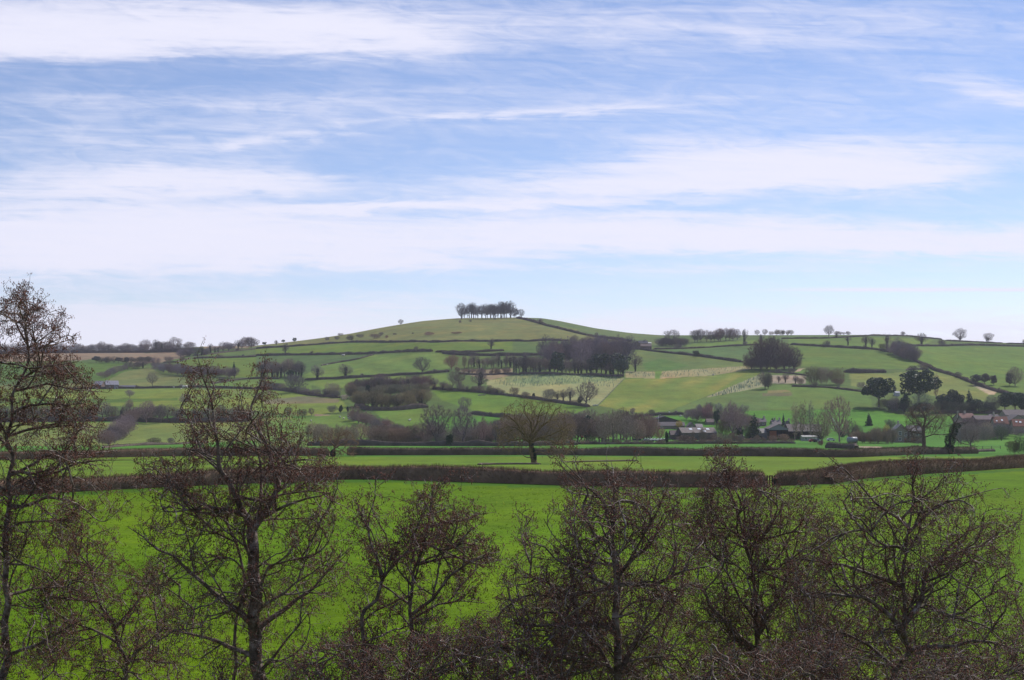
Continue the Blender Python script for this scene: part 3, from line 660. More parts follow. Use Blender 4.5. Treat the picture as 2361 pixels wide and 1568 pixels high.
belt(PL(2, (1000, 1380), (1450, 1385), (2150, 1390)), 12, ['bush', 'bush', 'dense'], 70, 110, 'low bare shrub at the foot of the thicket behind the second hedge', 'thicket shrubs behind the second hedge', 6, (.8, 1.1), GREY)
tr(2, 'round', 1500, 1385, 345, 'great spreading bare tree, left of the two tallest behind second hedge', .85, GREY, dy=10)
tr(2, 'tall', 1740, 1390, 335, 'tall fan shaped bare tree with ivy beside its foot', 1.15, (.18, .12, .125))
tr(2, 'yew', 1625, 1400, 110, 'dark ivy mass leaning against the fan shaped tree', .9)
tr(2, 'round', 1750, 1120, 145, 'faint grey bare tree at the edge of the upper pasture', .9, GREY)
tr(2, 'slim', 1910, 1392, 265, 'slender reddish poplar behind the second hedge', .9, RED)
tr(2, 'tall', 2010, 1392, 230, 'pale grey bare tree right of the slender reddish poplar', .8, GREY)
belt(PL(2, (2060, 1392), 3, (100, 1385), (520, 1378)), 20, ['dense', 'tall', 'dense', 'round'], 200, 285, 'grey brown bare tree in the wood behind the lone oak', 'wood behind the lone oak', 20, (.75, 1.1), (.17, .125, .105))
# copses on the central slope
belt(PL(2, (1745, 745), (2150, 745)), 13, ['ivypole', 'slim', 'ivypole', 'ivy', 'tall'], 75, 122, 'slim ivy covered trunk in the row above the plantation', 'ivy covered trunks in a row above the plantation', 14, (.8, 1.5))
belt(PL(3, (0, 785), (240, 788)), 7, ['ivypole', 'ivy', 'tall'], 120, 185, 'ivy covered tree in thin left end of the central copse', 'trees of the central copse', 10, (.9, 1.1))
belt(PL(3, (270, 760), (600, 752), (1000, 745)), 17, ['dense', 'dense', 'round'], 190, 245, 'bare purple grey tree in the back of the central copse', 'trees of the central copse', 60, (.8, 1.05), (.135, .10, .112), deep=30)
belt(PL(3, (260, 792), (600, 797), (940, 805)), 15, ['ivy', 'ivy', 'tall', 'ever'], 120, 190, 'ivy dark tree along the lower edge of the central copse', 'trees of the central copse', 10, (.8, 1.1), cat='tree', name='ivy_clad_tree')
tr(3, 'ever', 915, 812, 150, 'dark evergreen at the lower right corner of the central copse', .9)
tr(3, 'ivy', 1035, 770, 155, 'ivy clad tree at the right tip of the central copse', .8)
tr(3, 'dense', 520, 552, 95, 'round bare tree rising behind the central copse', 1.0, GREY)
tr(3, 'ivy', 655, 572, 125, 'ivy clad tree, left of a pair above the central copse', .9)
tr(3, 'ivy', 712, 572, 100, 'ivy clad tree, right of a pair above the central copse', .8)
for x, y, h, k, w, c, s in [(20,975,78,'bush',.8,BRN,'brown bush at the left start of the plantation lower hedge'),(110,993,60,'bush',.9,BRN,'second brown bush along the plantation lower hedge'),
     (182,995,48,'yew',.9,None,'small dark evergreen bush in the plantation lower hedge'),(310,1020,110,'bush',.85,GREY,'fan shaped bare thicket in the plantation lower hedge'),
     (380,1024,100,'ivy',.8,None,'ivy dark tree right of the fan shaped thicket'),(430,1024,112,'ivy',.7,None,'ivy dark tree, middle of three right of the fan shaped thicket'),
     (488,1028,135,'ivy',.8,None,'tallest ivy tree right of the fan shaped thicket'),(570,1045,75,'yew',1.0,None,'dark holly bush at the foot of the round bare tree'),
     (622,1064,220,'round',.95,(.17,.13,.12),'large round bare tree at the lower corner of plantation')]:
    tr(3, k, x, y, h, s, w, c)
# right side: hedgerow trees and great beeches
tr(3, 'round', 1345, 552, 140, 'bare round tree over the dark thicket near the ridge farm', 1.15)
tr(3, 'ever', 1290, 550, 66, 'dark thicket left under the bare round tree by ridge farm', 1.6, DARK)
tr(3, 'bush', 1410, 555, 72, 'brown thicket right under the bare round tree by ridge farm', .9, BRN)
tr(3, 'ivy', 1412, 570, 62, 'small ivy tree at the hedge corner near the ridge farm', .9)
belt(PL(3, (1515, 528), (1600, 520), (1720, 518), (1900, 505)), 9, ['round', 'dense', 'round'], 90, 118, 'bare tree in the row along the right skyline', 'row of bare trees on the right skyline', 4, (.75, 1.0))
tr(3, 'ivypole', 1950, 548, 145, 'tall slim ivy tree with a small bare top on the ridge', 1.1)
tr(3, 'ivypole', 2092, 532, 85, 'short ivy pole tree beside the great beech group', 1.3)
tr(3, 'round', 2060, 470, 55, 'faint bare tree behind ridge, left of a pair', .9)
tr(3, 'round', 2122, 470, 62, 'faint bare tree behind ridge, right of a pair', .9)
tr(3, 'ever', 1545, 643, 52, 'solitary dark holly in the sloping hedge', 1.3)
for k_, x, h, w, s in [(3, 2010, 150, 1.2, 'low spreading beech skirt left of the great group'), (3, 2085, 265, .85, 'great purple brown beech, left of the big group'), (4, -10, 285, .8, 'tallest beech in the centre left of the big group'),
                    (4, 70, 275, .8, 'great beech right of the tallest in the big group'), (4, 140, 235, .85, 'shorter beech towards right of the big group'), (4, 215, 190, .95, 'lowest beech at the right edge of the big group')]:
    tr(k_, 'dense', x, 748, h, s, w, (.135, .078, .085), 'great beeches on the right slope', name='beech_tree')
tr(3, 'dense', 2125, 912, 150, 'dark brown thicket at the right end of young plantation', .8, DARK)
tr(4, 'dense', 0, 915, 140, 'dark brown thicket right of the plantation end', .6, DARK)
belt(PL(4, (20, 466), (210, 466)), 6, ['round', 'dense', 'bush'], 30, 54, 'small faint bare tree in row on the skyline right of beeches', 'faint skyline row right of the beeches', 2, (.9, 1.3), PALE)
tr(4, 'round', 508, 478, 104, 'round bare tree standing tallest on the right skyline', 1.0)
belt(PL(4, (560, 464), (680, 464)), 4, ['round', 'bush'], 18, 38, 'tiny bare tree in row right of the tallest skyline tree', 'tiny skyline row right of the tallest tree', 2, (1.1, 1.6))
tr(4, 'ivypole', 670, 552, 92, 'slim dark ivy tree in upper field hedge', 1.4)
tr(4, 'ivy', 820, 565, 112, 'ivy tree, left of a joined pair in the upper right hedge', .85)
tr(4, 'ivy', 872, 572, 98, 'ivy tree, right of a joined pair in the upper right hedge', .9)
tr(4, 'ivypole', 1000, 602, 158, 'tall ivy column on the crest of the right hill', 1.2)
tr(4, 'bush', 962, 600, 70, 'brown bush at the foot of the tall ivy column', .8, DARK)
tr(4, 'ivy', 1290, 548, 108, 'wide forked ivy tree standing on right skyline hedge', 1.2)
tr(4, 'round', 1610, 518, 118, 'oval bare tree on the right skyline', .95)
tr(4, 'round', 1852, 518, 80, 'small bare tree last on the right skyline', 1.2)
belt(PL(4, (1080, 612), (1160, 655), (1230, 688)), 6, ['dense', 'ivy', 'dense'], 110, 145, 'dark bare tree in the thicket running down the right hill', 'thicket running down the right hill', 6, (.8, 1.1), GREY)
for x, y, h, k, w, c, s in [(90,862,62,'ivy',1.0,None,'small ivy tree beside the great beeches, left of two'),(145,862,85,'ivy',.9,None,'small ivy tree beside the great beeches, right of two'),
    (230,872,78,'ivy',.8,None,'ivy dark tree between beeches and olive thicket'),(270,880,60,'bush',.9,BRN,'low brown bush at the left foot of olive thicket'),
    (370,880,160,'bush',.7,OLV,'olive green brown thicket tree, left of three'),(470,876,150,'bush',.7,BRN,'brown thicket tree, middle of three'),(580,878,145,'bush',.75,OLV,'olive thicket tree, right of three'),
    (590,882,60,'bush',1.2,RED,'low reddish bramble under the olive thicket'),(780,915,64,'bush',.8,GREY,'round grey bush left of the dark evergreen'),
    (930,1068,255,'ever',1.12,None,'big dark rounded evergreen, left of two on the right slope'),(1265,1065,315,'ever',1.12,None,'biggest dark evergreen with pale gaps on the right slope'),
    (1150,1110,150,'yew',1.1,None,'dark narrow evergreen between the two big evergreens'),(960,1085,90,'bush',1.0,OLV,'olive brush at the foot of the left big evergreen'),
    (1060,1105,130,'bush',.6,GREY,'grey brush between the two big evergreens'),
    (1300,1135,205,'dense',.95,(.17,.17,.10),'pale green grey willow in front of the biggest evergreen'),(1410,1000,225,'slim',.75,RED,'slender reddish poplar beside the biggest evergreen'),
    (1470,1105,150,'ever',.9,(.03,.045,.03),'dark green tree left in the village belt'),(1540,1100,185,'ever',.7,(.05,.055,.035),'brownish green tree with pointed head in village belt'),(1600,1108,150,'ever',1.0,(.035,.05,.032),'broad dull green tree in the village belt'),
    (1690,1105,175,'cone',1.2,None,'pointed dark conifer in the village belt'),(1740,1115,120,'ever',1.0,None,'low dark evergreen right of the pointed conifer'),
    (1880,1118,155,'dense',1.15,(.16,.14,.10),'round pale bare tree between dark evergreens above village'),(1990,1115,175,'ever',.9,None,'dark evergreen above village, just right of round pale tree'),
    (2075,1118,180,'ever',1.0,None,'tallest dark evergreen above the red roofed houses'),(2150,1118,170,'ever',.95,None,'dark evergreen above village at the edge of the photo'),
    (1745,884,95,'ever',.9,DARK,'dark bush, left of three joined in the right field'),(1820,884,102,'ever',.9,DARK,'dark bush, middle of three joined in the right field'),(1895,882,84,'ever',.9,DARK,'dark bush, right of three joined in the right field'),
    (2025,888,110,'ever',.7,DARK,'dark ivy bush under the pale tree at right edge'),(2075,890,168,'dense',.9,PALE,'pale bare tree over a dark bush at right edge'),
    (845,1222,100,'cone',1.4,None,'squat dark conifer standing in the village garden'),(130,1222,92,'cone',.8,None,'slim dark conifer behind the long barn'),(35,1200,44,'cone',1.2,None,'tiny dark conifer left of the slim one behind barn'),
    (225,1345,330,'slim',.8,PALE,'slim pale poplar in front of long barn, leftmost'),(292,1345,345,'slim',.75,PALE,'slim pale poplar in front of long barn, middle'),(352,1345,340,'slim',.8,PALE,'slim pale poplar in front of long barn, rightmost'),
    (452,1375,300,'dense',.8,(.20,.15,.10),'big yellowish willow with fan crown in front of long barn'),(600,1360,395,'round',.62,(.21,.13,.115),'tall reddish bare tree behind the big willow'),
    (690,1350,190,'dense',.9,BRN,'brown bare tree right of tall reddish tree'),(620,1345,80,'ever',.8,(.035,.05,.03),'dark green bush by the grey tank'),
    (1030,1248,82,'dense',1.3,GREY,'low round grey tree behind the farmhouse'),
    (800,1365,60,'bush',.8,(.16,.21,.05),'bright yellow green bush in the garden hedge'),(1000,1372,170,'dense',.5,(.26,.22,.08),'yellowish weeping willow left of the farmhouse'),
    (900,1375,150,'dense',.75,(.17,.13,.10),'brown shrub tree between yellow green bush and willow'),(760,1340,130,'dense',.7,(.15,.12,.09),'brown shrub tree above yellow green bush'),
    (1700,1405,225,'dense',.9,(.17,.14,.14),'pale purple grey thicket tree right of the ivy oak'),(1620,1380,170,'dense',.8,GREY,'smaller grey thicket tree between the ivy oak and pale thicket'),(1830,1345,160,'round',.9,PALE,'pale twiggy tree in front of the village lane'),
    (1960,1350,135,'dense',.95,(.07,.085,.05),'round dull green tree beside the village lane'),(2055,1462,120,'bush',.9,(.075,.075,.045),'dark olive bush at right edge by second hedge'),(2140,1462,150,'bush',.8,(.085,.085,.055),'larger olive bush at the far right edge'),
    (440,1392,50,'bush',.8,(.13,.05,.05),'small dark red bush before the white sheds')]:
    tr(4, k, x, y, h, s, w, c)
for x, y, h, k, w, c, s in [(622,1362,228,'yew',1.05,None,'big dark green evergreen in the valley, right of the lone oak'),(655,1368,55,'bush',.9,(.11,.13,.06),'low green bush at the foot of the valley evergreen'),
    (770,1375,255,'round',.7,(.19,.145,.12),'pale brown bare tree right of the valley evergreen'),(850,1378,300,'tall',.95,(.20,.155,.12),'tall pale brown bare tree with white trunk in valley'),
    (960,1370,245,'round',.8,(.18,.125,.10),'brown bare tree behind the orange digger'),(1060,1345,235,'dense',.8,(.185,.12,.105),'reddish brown round tree left of the dark shed'),(1150,1350,190,'dense',.8,(.19,.115,.095),'reddish brown shrub tree in front of dark shed'),
    (1240,1345,120,'dense',.9,(.20,.11,.08),'orange brown shrub beside the calf hutches'),(1008,1130,60,'dense',.9,GREY,'small grey tree at the top of valley wood'),(1040,1160,46,'cone',1.5,None,'small dark spruce at the top of valley wood'),(968,1140,36,'yew',1.0,None,'tiny dark bush left of the small spruce'),
    (1640,1195,170,'dense',.75,(.21,.11,.115),'pinkish red bare tree behind the barn'),(1560,1180,125,'dense',.85,GREY,'grey bare tree left of pinkish red tree'),(1488,1140,60,'bush',.8,BRN,'low brown bush on the field edge above the barn'),
    (1718,1240,160,'yew',.5,None,'narrow dark conifer right of pinkish red tree'),(1850,1340,330,'dense',.72,(.20,.125,.12),'very large pinkish bare tree right of the barn'),(1775,1338,165,'bush',.7,(.12,.11,.055),'olive green shrub between barn and pinkish tree'),
    (1905,1338,120,'yew',.9,None,'dark evergreen bush under the very large pinkish tree'),(2030,1338,205,'cone',1.15,(.028,.05,.025),'large dark green conifer right of the pinkish tree'),(1975,1340,120,'bush',.6,(.09,.10,.05),'olive shrub beside the large dark green conifer'),
    (1405,1250,78,'dense',1.0,(.40,.29,.05),'bright yellow willow in front of dark shed'),(1300,1385,118,'yew',.42,None,'slim dark fir in front of the calf hutches'),(1520,1382,120,'slim',1.0,BRN,'slim brown tree before the barn, left of two'),(1600,1375,135,'dense',.6,(.11,.095,.07),'dark twiggy tree before the barn, right of two'),
    (1460,1375,70,'bush',.8,BRN,'brown twiggy shrub before the barn')]:
    tr(3, k, x, y, h, s, w, c)
belt(PL(3, (560, 1382), (1500, 1380), (2150, 1375), 4, (220, 1375)), 22, ['bush'], 34, 52, 'low brown scrub bush in the strip before the village', 'scrub strip before the village', 4, (.9, 1.3), BRN)
# left hillside
belt(PL(1, (-160, 618), (380, 612), (1200, 606), (1600, 600)), 34, ['dense', 'round', 'ivy', 'bush'], 52, 88, 'small grey tree in the belt along the left skyline', 'belt of trees on the left skyline', 8, (1.0, 1.5), GREY)
for x, h, k, s in [(860, 95, 'round', 'round bare tree above left skyline belt, nearest the tall alder'), (1215, 112, 'round', 'bare tree with broad crown rising left of a group on left skyline'), (1310, 112, 'ivy', 'ivy tree rising in the middle of the left skyline belt'),
                   (1360, 88, 'ivy', 'darker ivy tree just left of the big round skyline one'), (1465, 132, 'round', 'biggest round bare tree standing on the left skyline'), (1400, 90, 'round', 'bare tree between ivy tree and the biggest round one')]:
    tr(1, k, x, 606, h, s, 1.0)
belt(PL(1, (1500, 650), (1700, 635), (1900, 600), (2140, 565)), 12, ['dense', 'bush', 'ivy'], 50, 95, 'grey bare tree in the belt dropping right from the left skyline', 'belt of trees right of the left skyline', 6, (1.0, 1.4), (.13, .10, .115))
belt(PL(1, (790, 695), (1000, 700), (1270, 700)), 10, ['bush', 'dense', 'ever'], 44, 60, 'dark bush in the hedge under the tan moor strip', 'hedge bushes under the tan moor', 4, (1.1, 1.6), DARK, cat='shrub', name='dark_bush')
tr(1, 'ivy', 1200, 742, 75, 'dark ivy thicket at the top of the small arched field', 1.3)
belt(PL(1, (850, 835), (930, 805), (1080, 750), (1170, 740)), 7, ['bush', 'dense'], 55, 80, 'grey bush climbing the left edge of the small arched field', 'bushes left of the arched field', 3, (1.0, 1.4), GREY)
belt(PL(1, (1290, 720), (1320, 770), (1500, 800), (1750, 815), (2000, 825)), 14, ['bush', 'dense', 'bush'], 70, 105, 'purple grey shrub in the thick belt right of the arched field', 'thick shrub belt right of the arched field', 4, (.9, 1.3), (.14, .105, .125))
tr(1, 'cone', 1965, 790, 100, 'small dark conifer in the shrub belt of the left hillside', .8)
tr(1, 'round', 1280, 890, 118, 'lone bare tree at the foot of the small arched field', .95, PALE)
tr(1, 'dense', 1090, 990, 75, 'round dark tree on the yellow green left field', 1.15, GREY)
tr(1, 'dense', 1090, 1085, 90, 'bare tree straight below the round dark tree', .9, GREY)
tr(1, 'dense', 1555, 1045, 100, 'round bare tree left of the second alder top', 1.15, GREY)
belt(PL(1, (-200, 1190), (700, 1180), (1000, 1180), (1560, 1195), (2100, 1180)), 24, ['dense', 'ivy', 'round', 'dense'], 95, 150, 'dark bare tree in the belt across the left valley side', 'tree belt across the left valley side', 16, (.9, 1.3), (.125, .10, .095))
tr(1, 'dense', 1230, 1200, 195, 'large purple brown tree in the belt of the left valley side', 1.0, (.14, .10, .105))
tr(1, 'round', 1350, 1200, 165, 'tall grey tree right of the large purple brown tree', .8, GREY)
belt(PL(1, (1110, 1215), (1040, 1300), (960, 1370), (880, 1400)), 9, ['dense', 'bush'], 110, 155, 'rounded purple grey willow in the diagonal thicket on the left', 'willow thicket on the left valley side', 4, (.9, 1.2), (.16, .12, .125))
tr(1, 'bush', 1300, 1378, 60, 'dark low bush on the thin hedge, left of two', 1.3, DARK)
tr(1, 'bush', 1435, 1374, 52, 'grey low bush on the thin hedge, right of two', 1.1, GREY)

belt(PL(3, (540, 1372), (800, 1374), (1180, 1350)), 17, ['dense', 'tall', 'dense', 'round'], 190, 285, 'brown bare tree in the wood left of the farmyard', 'wood left of the farmyard', 30, (.75, 1.1), (.17, .12, .10))
belt(PL(4, (700, 1372), (850, 1378), (1060, 1380)), 13, ['dense', 'bush', 'dense'], 90, 150, 'brown garden shrub between the tank and the farmhouse', 'garden shrubs left of the farmhouse', 10, (.75, 1.1), (.16, .125, .09), cat='shrub', name='bare_shrub')
belt(PL(4, (1000, 1095), (1300, 1140), (1460, 1120), (1900, 1125)), 12, ['dense', 'ever', 'dense', 'bush'], 80, 120, 'dark undergrowth tree at the foot of the evergreens above the village', 'undergrowth below the evergreens', 8, (1.0, 1.4), (.075, .075, .055))
belt(PL(3, (1430, 1165), (1560, 1190), (1760, 1210), (2050, 1230)), 9, ['dense', 'bush', 'round'], 80, 130, 'purple brown tree in the gardens behind the big barn', 'garden trees behind the big barn', 10, (.8, 1.2), (.16, .115, .115))
belt(PL(4, (1560, 1380), (1760, 1360), (2000, 1330)), 11, ['dense', 'bush'], 70, 140, 'pale grey shrub in the paddock gardens right of the ivy oak', 'garden shrubs right of the ivy oak', 10, (.8, 1.2), (.15, .13, .115), cat='shrub', name='bare_shrub')
belt(PL(3, (1740, 1250), (1900, 1260), (2050, 1260)), 5, ['dense'], 90, 130, 'pinkish grey bush behind the very large pinkish tree', 'bushes behind the large pinkish tree', 8, (.8, 1.1), (.17, .12, .115))
belt(PL(2, (780, 1180), (960, 1230), (1150, 1290), (1250, 1350)), 8, ['dense', 'bush'], 80, 110, 'purple brown bush in the diagonal row below the flock', 'diagonal row below the flock of sheep', 4, (1.0, 1.4), (.15, .11, .105))
belt(PL(2, (1400, 1386), (1700, 1388), (2150, 1390)), 12, ['dense', 'bush', 'dense', 'tall'], 130, 210, 'grey brown tree among the foot of the great bare trees', 'trees around the great bare trees', 16, (.85, 1.2), (.16, .12, .12))
belt(PL(3, (1985, 750), (2150, 752), 4, (0, 752), (240, 748)), 8, ['dense', 'bush'], 90, 150, 'low purple brown tree at the skirts of the great beeches', 'skirt of the great beech group', 4, (1.0, 1.3), (.135, .078, .085), name='beech_tree')
belt(PL(1, (-160, 616), (380, 612), (1200, 606), (1600, 604)), 20, ['bush', 'dense'], 34, 50, 'low grey bush filling the belt along the left skyline', 'understory of the left skyline belt', 3, (1.2, 1.8), (.11, .09, .105), cat='shrub', name='bare_shrub')
belt(PL(4, (1040, 614), (1130, 650), (1240, 692)), 7, ['bush', 'dense'], 80, 110, 'purple brown bush in the thicket running down the right hill', 'bushes of the right hill thicket', 3, (1.0, 1.3), (.12, .09, .10), cat='shrub', name='bare_shrub')
belt(PL(3, (1235, 556), (1450, 556)), 7, ['bush', 'dense'], 50, 80, 'brown bush in the thicket by the ridge farm', 'thicket by the ridge farm', 3, (1.0, 1.4), (.10, .08, .085), cat='shrub', name='bare_shrub')
belt(PL(2, (760, 1000), (1000, 985), (1250, 985), (1480, 960)), 9, ['bush', 'dense'], 80, 120, 'dull olive bush filling the middle of the long tree belt', 'bushes of the long belt', 10, (1.0, 1.3), (.13, .115, .075), cat='shrub', name='bare_shrub')
belt(PL(3, (1500, 1100), (1750, 1120), (1960, 1130)), 5, ['dense', 'bush'], 60, 95, 'grey bush on the field edge behind the village', 'field edge bushes behind the village', 5, (1.0, 1.4), GREY, cat='shrub', name='bare_shrub')
belt(PL(2, (20, 905), (240, 922), (440, 962), (690, 990)), 11, ['bush', 'dense'], 34, 66, 'grey hedge bush along the curve under the broad willow', 'bushes along the curving hedge', 5, (1.0, 1.5), GREY, cat='shrub', name='bare_shrub')
belt(PL(2, (1480, 925), (1850, 945), (2100, 972)), 8, ['bush', 'dense', 'ivy'], 40, 80, 'brown bush in the hedge left of the plantation', 'hedge bushes left of the plantation', 6, (1.0, 1.4), BRN, cat='shrub', name='bare_shrub')
belt(PL(2, (1680, 775), (1980, 795), (2150, 785)), 7, ['bush', 'dense'], 34, 60, 'brown scrub bush between the forked tree and central copse', 'scrub left of the central copse', 8, (1.1, 1.6), BRN, cat='shrub', name='bare_shrub')
belt(PL(4, (1050, 1360), (1200, 1378), (1330, 1380)), 6, ['bush', 'dense'], 30, 60, 'brown bush in front of the farmhouse wall', 'bushes in front of the farmhouse', 4, (1.0, 1.4), BRN, cat='shrub', name='bare_shrub')
belt(PL(4, (1580, 1235), (1800, 1240), (2000, 1262)), 7, ['dense', 'round'], 60, 95, 'bare purple tree standing against the village house fronts', 'trees against the village house fronts', 6, (.8, 1.1), (.16, .12, .12))
belt(PL(3, (1420, 1374), (1760, 1372), (2150, 1370), 4, (150, 1372)), 10, ['dense', 'bush'], 48, 95, 'brown twiggy shrub along the front of the farmyard', 'shrubs along the front of the farmyard', 6, (.8, 1.2), (.15, .105, .085), cat='shrub', name='bare_shrub')
belt(PL(4, (1560, 1300), (1800, 1290), (1960, 1300), (2120, 1330)), 9, ['dense', 'bush'], 60, 105, 'purple grey shrub below the red roofed village houses', 'shrubs below the village houses', 10, (.9, 1.3), (.16, .13, .125), cat='shrub', name='bare_shrub')
# ------------------------------------------------------------------ hedges
def hedge(path, hm, wm, label, col=(.115, .085, .078), dens=10, seed=0, tw=.02, group=None, name='hedge', cat='hedge', rag=.12):
    rs = np.random.RandomState(seed + 500); pw = [at(*p) for p in path]; p = np.array(pw)[:, :2]
    d = np.r_[0, np.cumsum(np.hypot(*np.diff(p, axis=0).T))]
    step = max(.5, min(2.0, p[:, 1].mean() / 500)); n = max(4, int(d[-1] / step)); t = np.linspace(0, d[-1], n + 1)
    X = np.interp(t, d, p[:, 0]); Y = np.interp(t, d, p[:, 1])
    if n > 20:
        hw = int(min(n // 7, max(4, 14 / step))); k = np.hanning(2 * hw + 1); k /= k.sum(); X = np.convolve(np.pad(X, hw, mode='reflect', reflect_type='odd'), k, 'valid'); Y = np.convolve(np.pad(Y, hw, mode='reflect', reflect_type='odd'), k, 'valid')
    Z = height(X, Y); dx = np.gradient(X); dy = np.gradient(Y); l = np.hypot(dx, dy) + 1e-9; nx, ny = -dy / l, dx / l
    prof = [(-.42, -.05), (-.50, .35), (-.46, .75), (-.30, .97), (0, 1.02), (.30, .97), (.46, .75), (.50, .35), (.42, -.05)]
    sp_ = 9 if p[:, 1].mean() < 500 else 6; nl_ = max(3, int(d[-1] / sp_)); lowf = np.interp(t, np.linspace(0, d[-1], nl_), rs.uniform(*((.80, 1.12) if sp_ == 9 else (.62, 1.2)), nl_))
    V = np.zeros((n + 1, len(prof), 3))
    for j, (a, b) in enumerate(prof):
        a_ = a * wm * (1 + rs.normal(0, .07, n + 1)) * .86; b_ = b * hm * lowf * (1 + rs.normal(0, .03 if b > .1 else 0, n + 1)) * .86
        V[:, j, 0] = X + nx * a_; V[:, j, 1] = Y + ny * a_; V[:, j, 2] = Z + b_
    V[0, :, 2] = Z[0] + (V[0, :, 2] - Z[0]) * .6; V[-1, :, 2] = Z[-1] + (V[-1, :, 2] - Z[-1]) * .6
    m = len(prof); i = np.arange(n)[:, None] * m + np.arange(m - 1)[None]; q = np.stack([i, i + 1, i + m + 1, i + m], -1).reshape(-1, 4)
    Vc = V.reshape(-1, 3)
    # ends closed by fans
    tri = [(0, j, j + 1) for j in range(1, m - 1)] + [(n * m, n * m + j + 1, n * m + j) for j in range(1, m - 1)]
    cnt = int(min(60000, dens * d[-1] * hm)); ti = rs.uniform(0, n, cnt); k0 = ti.astype(int); fr = (ti - k0)[:, None]
    jj = rs.randint(0, m - 1, cnt); ff = rs.uniform(0, 1, (cnt, 1))
    a0 = V[k0, jj] * (1 - ff) + V[k0, jj + 1] * ff; b0 = V[k0 + 1, jj] * (1 - ff) + V[k0 + 1, jj + 1] * ff; p0 = a0 * (1 - fr) + b0 * fr
    cx = np.stack([X[k0], Y[k0], Z[k0] + hm * .45], 1); o_ = p0 - cx; o_ /= np.linalg.norm(o_, axis=1)[:, None] + 1e-9
    dr = o_ * .45 + np.array([0, 0, .75]) + rs.normal(0, .38, p0.shape); dr /= np.linalg.norm(dr, axis=1)[:, None]
    ln = hm * rs.uniform(.06, .06 + 2 * rag, (cnt, 1)); p0 = p0 - o_ * .06
    TV, TQ = tubes(p0, p0 + dr * ln, np.full(cnt, tw), np.full(cnt, tw * .4), 3)
    VV = np.concatenate([Vc, TV]); Q = np.concatenate([q, TQ + len(Vc)])
    c = (X.mean(), Y.mean(), float(Z.mean())); VV = VV - np.array(c)
    o = link(name, mesh_from(name, VV, Q, tri, M_HEDGE), None, col, c)
    tag(o, label, cat, group); return o
HB = (.20, .130, .088); HD = (.16, .115, .083); HO = (.12, .10, .06)
hedge([(-160,1152),(79,1138),(365,1123),(692,1110),(820,1103),(1050,1110),(1291,1118),(1541,1123),(1766,1122)], 2.15, 2.2, 'long thick brown hedge crossing behind the near field', HB, 125, 1, .02, rag=.13)
hedge([(1788,1119),(1840,1118),(1900,1115),(1928,1112)], 2.1, 1.9, 'short brown hedge piece between the gate gap and right hedge', HB, 180, 2, .02, rag=.13)
hedge([(1905,1116),(1985,1102),(2080,1095),(2230,1086),(2361,1078),(2480,1072)], 2.3, 2.4, 'brown hedge rising to the right edge behind near field', HB, 150, 3, .02, rag=.13)
hedge([(-100,1062),(235,1055),(440,1051),(600,1051),(760,1051)], 2.3, 2.0, 'left half of the second hedge, left of the low broad oak', HB, 70, 4, .026)
hedge([(800,1050),(1180,1049),(1500,1051),(1771,1052),(1965,1055),(2020,1052),(2110,1048),(2250,1046)], 2.35, 2.2, 'second long hedge running behind the lone oak', HD, 70, 5, .026)
hedge([(1105,1072),(1180,1070.5),(1245,1071)], .5, 1.4, 'low strip of cut brush running left from the lone oak', (.13,.10,.08), 40, 6, .015, name='brush_strip', cat='brush')
hedge([(1300,1066),(1380,1064.5),(1470,1063)], .35, 1.2, 'low strip of dead stems running right of the lone oak', (.15,.12,.08), 40, 7, .015, name='brush_strip', cat='brush')
